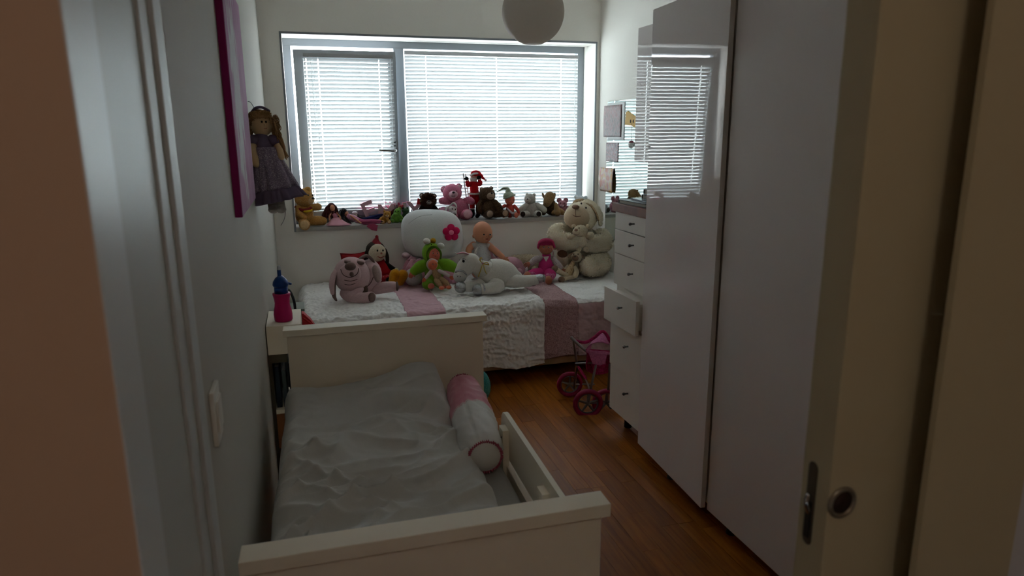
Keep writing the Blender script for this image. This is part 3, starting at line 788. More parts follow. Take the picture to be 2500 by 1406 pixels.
# grey box, dark bag handle and red cloth between the shelf and the bed
t = thing('storage_box', 'small grey green box beside the end of the window bed', 'box', (-.105, 3.60, 0))
link('walls', box_mesh([(-.05, .062, 0, .012, 0, .605), (-.05, -.04, 0, .16, 0, .605), (.052, .062, 0, .16, 0, .605), (-.05, .062, .148, .16, 0, .605)]), mat('box_grey', '#8f938a', rough=.7), t, False)
box('lid', (-.054, .066, -.004, .164, .605, .618), mat('box_grey', '#8f938a'), t, .002)
t = thing('tote_bag', 'dark grey bag with an arched handle behind the pink bottle', 'bag', (-.13, 3.42, 0))
box('body', (-.05, .05, 0, .07, 0, .60), mat('bag_grey', '#3a3c42', rough=.8), t, .01)
tube('handle', [(-.02, .035, .58, .012), (-.01, .035, .73, .012), (.022, .035, .755, .013), (.045, .035, .70, .013), (.048, .035, .60, .013)], mat('bag_grey', '#3a3c42'), t, flat=.5)
t = thing('red_cloth_bag', 'small bright red pouch tucked beside the narrow shelf', 'pouch', (-.022, 3.09, 0))
link('body', prism_mesh([(-.026, .55), (.05, .55), (.042, .63), (.012, .685), (-.018, .72), (-.026, .72)], 0, .05), mat('pouch_red', '#b0141c', rough=.6), t, False)
tube('fold', [(-.02, -.002, .70, .004), (.015, -.004, .665, .005), (.04, -.003, .61, .004)], mat('pouch_red', '#b0141c'), t)

# ------------------------------------------------------------------ TOYS
TOYS = []
class Toy:
    """a soft toy or doll built in its own frame: local unit = one picture unit at its distance, x right, y away from the doorway, z up"""
    def __init__(s, name, label, cat, px, Y, z, group=None, py=None):
        x = at(px, 600 if py is None else py, 'Y', Y).x
        P = Vector((x, Y, z)); s.P = P
        s.x0, s.y0 = proj(P)
        s.k = (P - CAM).dot(FWD) / FPX
        s.phi = (CAM.z - P.z) / math.hypot(P.x, P.y)
        s.root = thing(name, label, cat, P, -math.atan2(P.x, P.y), group, s.k); TOYS.append(s)
    def L(s, px, py, dy=0): return Vector((px - s.x0, dy, s.y0 - py - dy * s.phi))
    def E(s, name, px, py, rx, ry, rz, m, dy=0, a=0, par=None, seg=22, ring=14, yaw=0, tip=0):
        rot = Euler((R_(tip), R_(-a), R_(yaw)), 'XYZ')
        return link(name, mesh(*ell_geo(s.L(px, py, dy), (rx, ry, rz), rot, seg, ring)), m, par or s.root)
    def T(s, name, pts, m, par=None, **k):
        return link(name, mesh(*tube_geo([tuple(s.L(p[0], p[1], p[2])) + (p[3],) for p in pts], **k)), m, par or s.root)
    def J(s, name, geos, m, par=None):
        return link(name, mesh(*joined(geos)), m, par or s.root)
    def eg(s, px, py, rx, ry, rz, dy=0, a=0, seg=18, ring=12, yaw=0, tip=0):
        return ell_geo(s.L(px, py, dy), (rx, ry, rz), Euler((R_(tip), R_(-a), R_(yaw)), 'XYZ'), seg, ring)
    def tg(s, pts, **k): return tube_geo([tuple(s.L(p[0], p[1], p[2])) + (p[3],) for p in pts], **k)
    def B(s, name, pts, d0, d1, m, par=None, bev=0):
        me = prism_mesh([tuple((s.L(*p).x, s.L(*p).z)) for p in pts], d0, d1)
        return link(name, me, m, par or s.root, False)
    def hand(s, px, py, dy, r, ang, m, par=None):
        """palm, four fingers and a thumb, pointing along ang (degrees, picture plane)"""
        c = s.L(px, py, dy); d = Vector((math.cos(R_(ang)), -.15, math.sin(R_(ang)))).normalized(); sd = Vector((-math.sin(R_(ang)), 0, math.cos(R_(ang))))
        g = [ell_geo(c, (r, r * .6, r), None, 12, 8)]
        for i, o in enumerate((-.66, -.22, .22, .66)):
            b = c + d * r * .6 + sd * r * o; ln = r * (.95, 1.15, 1.1, .85)[i]
            g.append(tube_geo([tuple(b) + (r * .25,), tuple(b + d * ln * .6) + (r * .23,), tuple(b + d * ln + Vector((0, -r * .2, -r * .15))) + (r * .18,)], seg=7, n=2))
        b = c + sd * r * .8; g.append(tube_geo([tuple(b) + (r * .28,), tuple(b + sd * r * .5 + d * r * .5) + (r * .22,)], seg=7, smooth=False))
        return link('hand', mesh(*joined(g)), m, par or s.root)
    def face(s, head, px, py, r, m_skin, look=0, dy=0, lips='#9a3b34', eye='#20140f', ears=True, brow=None):
        """eyes, nose, mouth and ears on a doll's head of radius r; look shifts the features sideways"""
        fx = px + look * r
        def sd(x, y, sink=0.0):                                  # depth of the head's surface at a picture point
            q = ((x - px) / r) ** 2 + ((y - py) / (r * 1.1)) ** 2
            return dy - r * math.sqrt(max(.02, 1 - q)) * .95 + sink * r
        def cl(x): return max(px - r * .86, min(px + r * .86, x))
        ew = mat('eye_white', '#cfcac4', rough=.3); ir = mat('iris_dark', eye, rough=.15)
        for q in (-1, 1):
            ex = cl(fx + q * r * .34); ey = py + r * .02
            s.E('eye', ex, ey, r * .12, r * .07, r * .11, ew, sd(ex, ey, .01), par=head, seg=12, ring=8)
            s.E('iris', ex + look * r * .03, ey, r * .085, r * .06, r * .095, ir, sd(ex, ey, -.035), par=head, seg=10, ring=8)
            if abs(ex - px) < r * .62: s.T('brow', [(ex - r * .12, ey - r * .2, sd(ex - r * .12, ey - r * .2), r * .022), (ex, ey - r * .25, sd(ex, ey - r * .25), r * .026), (cl(ex + r * .12), ey - r * .2, sd(cl(ex + r * .12), ey - r * .2), r * .022)], mat('brow_brown', '#5a3826'), head, seg=6, n=3)
            cx = cl(fx + q * r * .40); cy = py + r * .36
            if abs(cx - px) < r * .6: s.E('cheek', cx, cy, r * .22, r * .16, r * .2, m_skin, sd(cx, cy, .08), par=head, seg=14, ring=8)
        s.E('nose', fx, py + r * .22, r * .10, r * .12, r * .085, m_skin, sd(fx, py + r * .22, -.01), par=head, seg=12, ring=8)
        s.E('mouth', fx, py + r * .5, r * .17, r * .07, r * .055, mat('lips_' + lips, lips, rough=.4), sd(fx, py + r * .5, .0), par=head, seg=12, ring=8)
        if ears:
            for q in (-1, 1): s.E('ear', px + q * r * .97 - look * r * .3, py + r * .12, r * .13, r * .16, r * .22, m_skin, dy + r * .05, par=head, seg=12, ring=8)

SILL = WZ0 + .001
BEDZ = ZT + .004
SG = 'toys on the windowsill'; BG = 'toys on the window bed'
NOSE = mat('nose_black', '#120d0c', rough=.35); EYE = mat('eye_black', '#0a0908', rough=.12)
SKIN = mat('doll_skin', '#c98868', rough=.5, spec=.3); SKIN2 = mat('doll_skin_rosy', '#d0705a', rough=.45, spec=.35)
PW_ = plush('plush_white', '#dad7cf')

# --- golden teddy at the left end of the sill
T = Toy('teddy_bear', 'golden teddy bear with a red and yellow scarf at the sill corner', 'teddy bear', 746, 4.865, SILL, SG)
gold = plush('plush_gold', '#b98a4c'); goldl = plush('plush_gold_light', '#cba97c')
b = T.E('body', 745, 524, 21, 19, 26, gold); fur(b, 2500, 2.2, gold)
h = T.E('head', 747, 484, 22, 21, 23, gold, -2); fur(h, 2500, 2.2, gold)
for x, d in ((731, 6), (757, -6)): e = T.E('ear', x, 465, 8, 5, 8, gold, d, par=h)
T.E('muzzle', 760, 490, 11, 12, 9.5, goldl, -9, par=h); T.E('nose', 768, 486, 3.6, 3.5, 3, NOSE, -17, par=h)
T.E('eye', 757, 478, 2, 2, 2.2, EYE, -19, par=h, seg=10, ring=8); T.E('eye', 767, 478, 2, 2, 2.2, EYE, -11, par=h, seg=10, ring=8)
for pts in ([(733, 508, -8, 8), (734, 522, -15, 8.5), (743, 530, -20, 8)], [(756, 508, -5, 8), (768, 507, -10, 8.5), (778, 507, -12, 9)]):
    a = T.T('arm', pts, gold); fur(a, 700, 2, gold)
l = T.T('leg', [(741, 541, -8, 11), (743, 546, -22, 12), (744, 549, -33, 13)], gold); fur(l, 900, 2, gold); T.E('paw_pad', 744, 549, 10, 3, 11, goldl, -45, par=l)
l = T.T('leg', [(756, 540, 0, 11), (772, 540, -4, 12), (786, 541, -6, 11)], gold); fur(l, 900, 2, gold)
s1 = T.T('scarf', [(727, 505, -6, 3.4), (740, 513, -19, 3.6), (755, 512, -20, 3.6), (766, 506, -10, 3.4)], mat('scarf_red', '#7a1a1c', rough=.9)); T.T('stripe', [(746, 516, -21.5, 3.2), (754, 516.5, -22, 3.2), (762, 514, -17, 3)], mat('scarf_yellow', '#c9a21e', rough=.9), s1)

# --- red haired doll in a pink skirt
T = Toy('fashion_doll', 'slim doll with long dark red hair and a pale pink skirt', 'doll', 817, 4.86, SILL, SG)
hairr = mat('hair_red', '#4a0f12', rough=.6, var=.35, vscale=.5); skp = cloth('skirt_pink', '#d39aa9')
hd = T.E('head', 814, 508, 6, 6, 8, SKIN, -6); T.face(hd, 814, 508, 6.2, SKIN, .15, -6, ears=False)
g = []
for i in range(46):
    a = random.uniform(-1, 1); x0 = 812 + a * 7
    g.append(T.tg([(x0, 500, random.uniform(-6, 6), 1.6), (x0 + a * 7 + random.uniform(-3, 3), 508, random.uniform(-5, 8), 2.2), (x0 + a * 10 + random.uniform(-6, 4) - 3, 520, random.uniform(-9, 6), 2.2), (x0 + a * 9 + random.uniform(-7, 3) - 5, 529 + random.uniform(-5, 4), random.uniform(-9, 5), 1.2)], seg=6, n=3))
g.append(T.eg(812, 502, 9, 8, 7, 1))
T.J('hair', g, hairr, hd)
T.T('torso', [(816, 517, -3, 4), (818, 524, -5, 5.5), (820, 530, -6, 5)], mat('bodice', '#b9748a', rough=.6))
for q in ([(812, 518, -5, 2), (806, 528, -10, 2), (806, 538, -15, 1.8)], [(822, 519, -4, 2), (830, 528, -8, 2), (832, 536, -14, 1.8)]): T.T('arm', q, SKIN, seg=9)
vs, fs = [], []
N = 40
for k in range(7):
    for i in range(N):
        a = 2 * math.pi * i / N; rr = 5 + k * 3.9 + (k * .35) * math.sin(a * 7)
        p = T.L(821 + k * .9, 530 + k * 3.3, -6 - k * 1.6); vs.append(p + Vector((math.cos(a) * rr, math.sin(a) * rr * .62, -abs(math.sin(a * .5)) * 0)))
for k in range(6):
    for i in range(N): fs.append((k * N + i, k * N + (i + 1) % N, (k + 1) * N + (i + 1) % N, (k + 1) * N + i))
fs.append(tuple(range(N)))
o = link('skirt', mesh(vs, fs), skp, T.root); o.modifiers.new('s', 'SOLIDIFY').thickness = .4

# --- black haired doll lying with pink trousers
T = Toy('fashion_doll', 'doll with long black hair lying in pink trousers on the sill', 'doll', 862, 4.86, SILL, SG)
hairb = mat('hair_black', '#0b0a0c', rough=.45, var=.3, vscale=.5); pkt = cloth('trousers_pink', '#a9577c')
hd = T.E('head', 846, 523, 7, 7, 8, SKIN, -2); T.face(hd, 846, 523, 7, SKIN, .5, -2, ears=False)
g = [T.eg(841, 521, 10, 9, 13, 0)]
for i in range(30):
    x0 = 836 + random.uniform(-3, 10)
    g.append(T.tg([(x0, 514, random.uniform(-8, 4), 2), (x0 - 2 + random.uniform(-2, 3), 528, random.uniform(-11, 2), 2.4), (x0 + 3 + random.uniform(-2, 6), 541, random.uniform(-14, -2), 2), (x0 + 8 + random.uniform(-3, 6), 546, random.uniform(-16, -4), 1.2)], seg=6, n=3))
T.J('hair', g, hairb, hd)
T.T('torso', [(853, 529, -6, 6), (863, 533, -9, 7), (874, 539, -11, 6.5)], cloth('top_pink', '#b06a88', col2='#d6a9bd', vscale=.5))
for pts in ([(874, 539, -12, 5), (890, 542, -16, 4.4), (908, 541, -20, 3.6), (926, 543, -22, 2.6)], [(874, 541, -8, 5), (890, 546, -10, 4.4), (906, 547, -14, 3.4), (925, 547, -16, 2.6)]):
    l = T.T('leg', pts, pkt); T.E('shoe', pts[-1][0] + 3, pts[-1][1] + 1, 4, 2.2, 2, mat('shoe_plum', '#4a2036', rough=.3), pts[-1][2], par=l, seg=12, ring=8)
T.T('arm', [(858, 528, -12, 2.4), (868, 536, -19, 2.2), (880, 546, -22, 2)], SKIN, seg=9)
o = T.B('scarf_end', [(898, 546), (912, 545), (920, 549), (917, 563), (905, 560), (893, 551)], -34, -32.5, cloth('scarf_hot', '#b04a6c'))

# --- jeans doll, only its legs and a hat show
T = Toy('fashion_doll', 'doll in navy jeans lying behind the pink trousers on the sill', 'doll', 895, 4.93, SILL, SG)
nav = cloth('jeans_navy', '#1b2350')
for pts in ([(886, 531, -10, 5), (905, 527, -14, 4.6), (922, 522, -18, 3.6), (932, 520, -20, 2.6)], [(886, 535, -14, 5), (905, 532, -18, 4.4), (922, 527, -20, 3.4), (930, 525, -20, 2.6)]): T.T('leg', pts, nav)
T.T('torso', [(872, 533, -6, 5), (880, 533, -8, 6), (888, 532, -10, 5.5)], cloth('top_brown', '#5d4048'))
hd = T.E('head', 868, 519, 6, 6, 7, mat('doll_pale', '#d6c3bd', rough=.5), -4); T.face(hd, 868, 519, 6, SKIN, .1, -4, ears=False)
T.E('cap', 868, 514, 7, 7, 4.5, cloth('cap_white', '#cdbfc6'), -3, par=hd)
T.T('hair', [(873, 518, 2, 3), (880, 524, -2, 3), (888, 527, -4, 2)], hairb, hd)

# --- letters along the sill
def letter(ch, label, px, py, Y, size, roll, z, fm, sm, yaw=0):
    cu = bpy.data.curves.new('letter', 'FONT'); cu.body = ch; cu.extrude = .010; cu.offset = .004; cu.size = size * 1.42; cu.align_x = 'CENTER'; cu.resolution_u = 3
    tmp = bpy.data.objects.new('tmp', cu); COL.objects.link(tmp); dg = bpy.context.evaluated_depsgraph_get()
    me = bpy.data.meshes.new_from_object(tmp.evaluated_get(dg)); bpy.data.objects.remove(tmp); bpy.data.curves.remove(cu)
    me.transform(Matrix.Rotation(math.pi / 2, 4, 'X'))
    me.materials.clear(); me.materials.append(fm); me.materials.append(sm)
    for p in me.polygons: p.material_index = 0 if p.normal.y < -.7 else 1
    P = at(px, py, 'Y', Y)
    o = bpy.data.objects.new('letter', me); COL.objects.link(o); tag(o, label, 'letter', 'wooden letters on the windowsill')
    o.rotation_euler = (0, R_(-roll), R_(yaw)); lo = min((o.rotation_euler.to_matrix() @ v.co).z for v in me.vertices)
    o.location = (P.x, Y, z - lo); return o
LF = mat('letter_face', '#c9a4ae', rough=.6); LS = mat('letter_side', '#cf4a78', rough=.6); LG = mat('letter_grey', '#b9aaa6', rough=.6)
letter('E', 'grey pink block letter E tilting beside the blind', 908, 510, 4.95, .135, 20, SILL, LF, LS)
letter('M', 'grey pink block letter M half hidden behind the small yellow bear', 943, 512, 4.95, .118, 0, SILL, LF, LS, -8)
letter('I', 'pale grey block letter I below the window mullion', 987, 512, 4.962, .125, 0, SILL, LG, LS)
letter('Y', 'grey pink block letter Y next to the dark curly bear', 1013, 510, 4.95, .132, 0, SILL, LF, LS)
# --- checked gift box and pink bow between the letters
T = Toy('gift_box', 'small black and white checked box with a pink lid between the letters', 'box', 968, 4.99, SILL, SG)
def check_mat():
    m = bpy.data.materials.new('checked'); m.use_nodes = True; nt = m.node_tree; c = nt.nodes.new('ShaderNodeTexChecker'); c.inputs['Scale'].default_value = .45
    tc = nt.nodes.new('ShaderNodeTexCoord'); nt.links.new(tc.outputs['Object'], c.inputs['Vector']); c.inputs['Color1'].default_value = lin('#c2bcb8') + (1,); c.inputs['Color2'].default_value = lin('#4a4245') + (1,)
    nt.links.new(c.outputs[0], nt.nodes['Principled BSDF'].inputs['Base Color']); return m
T.B('body', [(958, 494), (977, 491), (978, 530), (959, 530)], -8, 8, check_mat()); T.B('lid', [(956, 494), (957, 489), (976, 486), (979, 491)], -9.5, 9.5, mat('lid_pink', '#b04a6a'))
T = Toy('ribbon_bow', 'small pink ribbon bow standing between the letters', 'bow', 949, 4.985, SILL, SG)
pr_ = cloth('ribbon_pink', '#b9607c')
T.T('loop', [(949, 500, 0, 2.5), (943, 494, -3, 3.2), (943, 487, 0, 2.5), (949, 496, 3, 2)], pr_, flat=.4); T.T('loop', [(950, 500, 0, 2.5), (956, 494, -3, 3.2), (955, 487, 0, 2.5), (950, 496, 3, 2)], pr_, flat=.4)
T.T('tail', [(949, 500, -2, 2.6), (946, 512, -3, 3), (945, 530, -2, 2.8)], pr_, flat=.4); T.E('knot', 949.5, 499, 3, 3, 3, pr_, -2)

# --- small yellow bear
T = Toy('teddy_bear', 'tiny mustard teddy bear slumped in front of the letters', 'teddy bear', 941, 4.85, SILL, SG)
mus = plush('plush_mustard', '#a5762f')
b = T.E('body', 938, 538, 9, 8, 9, mus); fur(b, 500, 1.5, mus)
h = T.E('head', 946, 526, 9, 8, 8.5, mus, -5, a=-15); fur(h, 500, 1.5, mus); T.E('ear', 940, 518, 3, 2, 3, mus, -3, par=h); T.E('ear', 953, 520, 3, 2, 3, mus, -3, par=h)
T.E('muzzle', 946, 529, 4.5, 4, 3.6, goldl, -11, par=h); T.E('nose', 946, 527.5, 1.4, 1.2, 1.1, NOSE, -14.5, par=h)
for ex in (942.5, 949.5): T.E('eye', ex, 524, .9, .8, 1, EYE, -12.2, par=h, seg=8, ring=6)
T.T('arm', [(932, 534, -4, 3.4), (928, 540, -9, 3.6)], mus, smooth=False); T.T('arm', [(945, 534, -8, 3.4), (948, 540, -13, 3.4)], mus, smooth=False)
for x in (934, 949): l = T.T('leg', [(x, 543, -5, 4.2), (x + 1, 544, -15, 4.8)], mus, smooth=False); T.E('paw_pad', x + 1, 544, 3.4, 1, 3.6, goldl, -19, par=l)

# --- red capped figure behind, green toys
T = Toy('toy_figure', 'small figure with a dark body and red cap behind the green toys', 'figure', 968, 4.93, SILL, SG)
T.T('body', [(955, 524, 0, 5), (964, 517, -2, 5), (973, 512, -3, 4.5)], cloth('fig_dark', '#3a1518')); hd = T.E('head', 979, 508, 6, 6, 6, mat('fig_red', '#8e1a22', rough=.6), -4)
T.E('cap_bobble', 984, 505, 3, 3, 3, mat('fig_red', '#8e1a22'), -4, par=hd)
for x in (952, 959): T.T('leg', [(x, 527, -1, 3.2), (x - 2, 540, -4, 3)], cloth('fig_dark', '#3a1518'), smooth=False)
T = Toy('plush_dinosaur', 'bright green plush dinosaur with a small crest on the sill', 'plush toy', 969, 4.855, SILL, SG)
gr1 = plush('plush_green', '#5f8a34'); gr2 = plush('plush_green_dark', '#2f4a2e')
b = T.E('body', 969, 537, 14, 12, 12, gr1); h = T.E('head', 971, 524, 9, 9, 11, gr1, -2, a=-20)
T.T('crest', [(973, 517, 0, 2.4), (977, 512, 0, 2), (980, 516, 1, 1.8)], plush('plush_lime', '#8aa858'), h)
T.E('muzzle', 967, 529, 6, 6, 4.5, gr1, -9, par=h); T.E('eye', 966, 521, 1.4, 1.2, 1.4, EYE, -10, par=h, seg=8, ring=6); T.E('eye', 973, 521, 1.4, 1.2, 1.4, EYE, -10.5, par=h, seg=8, ring=6)
for x in (959, 979): T.T('leg', [(x, 543, -6, 4.5), (x, 545, -14, 4)], gr1, smooth=False)
T.T('arm', [(978, 532, -8, 3), (984, 540, -12, 2.6)], gr1, smooth=False); T.T('tail', [(958, 543, 4, 5), (951, 544, 2, 3), (947, 545, 0, 1.4)], gr1)
T = Toy('plush_frog', 'dark green plush frog next to the white cushion on the sill', 'plush toy', 992, 4.87, SILL, SG)
b = T.E('body', 992, 534, 10, 10, 13, gr2); h = T.E('head', 991, 519, 9, 8, 7, gr2, -2)
for x in (986, 996): e = T.E('eye_bump', x, 513, 3, 3, 3, gr2, -4, par=h); T.E('eye', x, 513, 1.5, 1.2, 1.5, EYE, -7, par=h, seg=8, ring=6)
T.T('mouth', [(985, 521, -9, .6), (991, 523, -10.5, .6), (997, 521, -9, .6)], NOSE, h, seg=6)
for x in (984, 1000): T.T('leg', [(x, 541, -6, 4), (x, 543, -15, 4)], gr2, smooth=False)

# --- generic seated bear
def bear(label, px, Y, cols, hx, hy, hr, bx, by, br, bh, arms, legs, ears, look=(0, 0), mz=.5, furl=0, furn=1.0, eyes=True, pad=True, z=SILL, group=SG, name='teddy_bear', depth=.85, nose=NOSE, nosey=-.18):
    T = Toy(name, label, 'teddy bear' if name == 'teddy_bear' else 'plush toy', px, Y, z, group)
    c, cm, cp = cols
    b = T.E('body', bx, by, br, br * depth, bh, c)
    h = T.E('head', hx, hy, hr, hr * .92, hr * .95, c, -2)
    if furl: fur(b, int(2600 * furn), furl, c); fur(h, int(2600 * furn), furl, c)
    for (ex, ey, er) in ears:
        e = T.E('ear', ex, ey, er, er * .55, er, c, 1, par=h)
        T.E('inner_ear', ex, ey, er * .62, er * .3, er * .62, cm, -er * .38, par=h)
    lx, ly = look
    fd = -2 - hr * .92 * math.sqrt(max(.15, 1 - lx * lx - ly * ly))
    mx, my = hx + lx * hr, hy + hr * .18 - ly * hr
    T.E('muzzle', mx, my, hr * mz, hr * mz * .9, hr * mz * .82, cm, fd + hr * .12, par=h)
    T.E('nose', mx + lx * hr * mz * .75, my + nosey * hr - ly * hr * .2, hr * .15, hr * .11, hr * .11, nose, fd - hr * mz * .72 + abs(lx) * hr * .3, par=h, seg=12, ring=8)
    T.T('mouth', [(mx - hr * mz * .4 + lx * 2, my + hr * .16, fd - hr * mz * .55, hr * .02), (mx + lx * 2, my + hr * .22, fd - hr * mz * .66, hr * .02), (mx + hr * mz * .4 + lx * 2, my + hr * .16, fd - hr * mz * .55, hr * .02)], nose, h, seg=6, n=3)
    if eyes:
        for q in (-1, 1):
            ex = hx + lx * hr * .8 + q * hr * .36
            T.E('eye', ex, hy - hr * .14 - ly * hr * .8, hr * .085, hr * .07, hr * .09, EYE, fd + hr * .12 + hr * .35 * abs((ex - hx) / hr) ** 2, par=h, seg=10, ring=8)
    for pts in arms:
        a = T.T('arm', pts, c)
        if furl: fur(a, int(900 * furn), furl, c)
    for pts in legs:
        l = T.T('leg', pts, c)
        if furl: fur(l, int(900 * furn), furl, c)
        if pad:
            e = pts[-1]; T.E('paw_pad', e[0], e[1], e[3] * .78, e[3] * .3, e[3] * .85, cp, e[2] - e[3] * .86, par=l)
    return T

dk = plush('plush_darkbrown', '#1d0f0b'); dkf = plush('plush_darkbrown_fur', '#3a1d12')
T = bear('dark brown curly haired teddy with a pale muzzle and red tag', 1046, 4.90, (dk, plush('plush_muz', '#a89c92'), dk), 1047, 489, 17, 1046, 516, 18, 20,
     [[(1032, 505, -6, 6), (1026, 516, -12, 6), (1026, 524, -16, 6)], [(1060, 505, -6, 6), (1068, 515, -12, 6), (1070, 522, -14, 6)]],
     [[(1036, 530, -8, 7), (1030, 532, -22, 8)], [(1056, 530, -8, 7), (1062, 532, -22, 8)]], [(1032, 476, 6), (1062, 478, 6)], (.08, -.05), .4, 0)
for o in T.root.children:
    if o.name.startswith('head'): fur(o, 2600, 6, dkf, spread=.9); h = o
T.B('tag', [(1019, 497), (1022, 482), (1030, 486), (1029, 498)], 2, 3, mat('tag_red', '#c2151b', rough=.5, trans=.4))
pk = plush('plush_pink', '#c9748f'); pkl = plush('plush_pink_light', '#cfa3ae')
bear('large pink teddy bear with a pale muzzle against the blind', 1120, 4.90, (pk, pkl, pkl), 1106, 472, 23, 1122, 509, 24, 25,
     [[(1098, 492, -6, 8), (1088, 491, -14, 9), (1081, 491, -18, 8)], [(1138, 492, -4, 8), (1146, 490, -8, 9), (1151, 493, -12, 8)]],
     [[(1110, 527, -8, 10), (1104, 526, -24, 11)], [(1132, 526, -8, 11), (1141, 524, -26, 12.5)]], [(1086, 463, 8), (1122, 457, 8)], (.1, 0), .48, 2, .9)
# --- small pink and white lamb in front of the pink bear
T = Toy('plush_lamb', 'small pink plush lamb with a white face in front of the pink bear', 'plush toy', 1090, 4.845, SILL, SG)
pk2 = plush('plush_pink_soft', '#b97a92')
b = T.E('body', 1084, 514, 19, 14, 17, pk2, 2)
h = T.E('head', 1106, 506, 10, 9, 11, plush('plush_offwhite', '#c4b9b8'), -12, a=15)
T.E('muzzle', 1109, 514, 6.5, 7, 6, plush('plush_offwhite', '#c4b9b8'), -18, par=h); T.E('nose', 1111, 516, 2.2, 2, 1.8, mat('nose_grey', '#5a4c4c'), -24, par=h)
T.E('eye', 1105, 503, 1.5, 1.3, 1.6, EYE, -20.5, par=h, seg=8, ring=6); T.E('eye', 1112, 504, 1.5, 1.3, 1.6, EYE, -19, par=h, seg=8, ring=6)
T.T('ear', [(1100, 495, -10, 4), (1108, 489, -12, 5), (1113, 493, -14, 4), (1115, 498, -15, 2.6)], plush('plush_offwhite', '#c4b9b8'), h, flat=.5)
T.T('ear', [(1098, 497, -10, 4), (1091, 500, -15, 4.4), (1090, 508, -19, 3)], plush('plush_offwhite', '#c4b9b8'), h, flat=.5)
for x in (1072, 1092, 1108): T.T('leg', [(x, 524, -8, 6), (x + 2, 528, -18, 5.5)], pk2, smooth=False)
T.T('satchel_strap', [(1074, 500, -10, 1.4), (1072, 512, -15, 1.4), (1078, 524, -13, 1.4)], mat('strap_rose', '#8a4a62'))

# --- red suited climbing figure with a ladder
T = Toy('santa_figure', 'red suited santa figure climbing a thin white ladder', 'figure', 1160, 4.935, SILL, SG)
red = cloth('santa_red', '#b5121c'); wht = plush('santa_white', '#cfc6c6'); bk = cloth('santa_black', '#101216')
bd = T.T('body', [(1158, 438, 0, 10), (1159, 450, 0, 13), (1160, 463, 0, 12.5)], red, flat=.8)
T.T('belt_trim', [(1147, 465, -4, 2.4), (1160, 466, -11, 2.4), (1173, 465, -4, 2.4)], wht, bd)
hd = T.E('head', 1159, 426, 9, 8.5, 10, mat('santa_skin', '#c98a7c', rough=.6), -1); T.E('beard', 1158, 431, 9.5, 7, 7, wht, -4, par=hd); T.E('nose', 1158, 426, 1.8, 2, 1.6, mat('santa_skin', '#c98a7c'), -10, par=hd)
for ex in (1155, 1162): T.E('eye', ex, 423, 1, .8, 1.1, EYE, -8.5, par=hd, seg=8, ring=6)
ht = T.T('hat', [(1160, 419, 0, 9.5), (1167, 417, 1, 8), (1176, 423, 1, 5), (1184, 431, 0, 2)], red, hd); T.E('pompom', 1187, 433, 3, 3, 3, wht, 0, par=hd); T.T('hat_brim', [(1151, 421, -5, 2.2), (1159, 418, -9.5, 2.4), (1168, 417, -5, 2.2)], wht, hd)
for pts, hx, hy in (([(1150, 442, -4, 5.5), (1144, 444, -9, 5.5), (1143, 435, -11, 4.6)], 1141, 429), ([(1168, 442, -2, 5.5), (1174, 441, -4, 5.5), (1172, 432, -5, 4.6)], 1171, 427)):
    a = T.T('arm', pts, red); T.E('cuff', pts[-1][0], pts[-1][1] - 1, 4.6, 4.6, 2, wht, pts[-1][2], par=a); T.E('mitten', hx, hy, 5.5, 4, 4.6, bk, pts[-1][2] - 1, par=a)
for x0, x1 in ((1154, 1154), (1166, 1168)):
    l = T.T('leg', [(x0, 466, 0, 7), (x0, 482, 0, 6.6), (x1, 499, 0, 5.8)], red); T.E('cuff', x1, 501, 6, 6, 2.4, wht, 0, par=l)
    T.T('boot', [(x1, 504, 0, 5.2), (x1, 515, -1, 5.2), (x1 - 3, 520, -5, 4.6)], bk, l)
lad = mat('ladder_white', '#a8a4a4', rough=.4)
T.T('ladder_rail', [(1133.5, 418, -14, 1.3), (1144, 516, -10, 1.3)], lad, smooth=False, seg=8); T.T('ladder_rail', [(1139, 418, 2, 1.1), (1149, 516, 6, 1.1)], lad, smooth=False, seg=8)
for k in range(7): y = 424 + k * 14; T.T('rung', [(1133.8 + (y - 418) * .107, y, -14, .8), (1139.3 + (y - 418) * .103, y, 2, .8)], lad, smooth=False, seg=6)

br_ = plush('plush_brown', '#4a3524'); brl = plush('plush_brown_light', '#a08a78')
bear('mid brown teddy bear looking to the side in front of the santa', 1196, 4.875, (br_, brl, brl), 1190, 478, 20, 1194, 509, 24, 25,
     [[(1178, 494, -8, 8), (1171, 506, -14, 8.5), (1171, 516, -18, 8.5)], [(1208, 496, -8, 8), (1217, 506, -14, 8), (1222, 514, -16, 7)]],
     [[(1188, 524, -10, 9), (1196, 524, -24, 9.5)], [(1210, 524, -6, 9), (1222, 522, -14, 9), (1233, 522, -22, 8.5)]], [(1177, 464, 5), (1200, 461, 5)], (.42, .05), .52, 2.2, .9, nosey=-.32)
# --- knitted hat doll
T = Toy('baby_doll', 'small doll in a pale green knitted hat and coral romper', 'doll', 1245, 4.865, SILL, SG)
cor = cloth('romper_coral', '#b8483e'); hat = mat('knit_green', '#a7b09c', rough=.95, bump=.6, bscale=.7, spec=.1)
b = T.T('body', [(1244, 497, 0, 9), (1245, 506, -1, 12), (1245, 516, -2, 12)], cor, flat=.85)
T.T('bib', [(1240, 507, -12, 6), (1247, 514, -13.5, 8)], cloth('bib_white', '#a99aa0'), b, smooth=False, flat=.35)
hd = T.E('head', 1245, 484, 12.5, 12, 13, SKIN2, -2); T.face(hd, 1245, 485, 12.5, SKIN2, .35, -2, ears=False)
ht = T.E('hat', 1242, 474, 13.5, 13, 9.5, hat, -1, par=hd, a=12); T.T('hat_tail', [(1241, 466, 0, 7), (1239, 458, 1, 5), (1230, 457, 1, 3), (1220, 462, 0, 1.6), (1214, 465, 0, .8)], hat, hd)
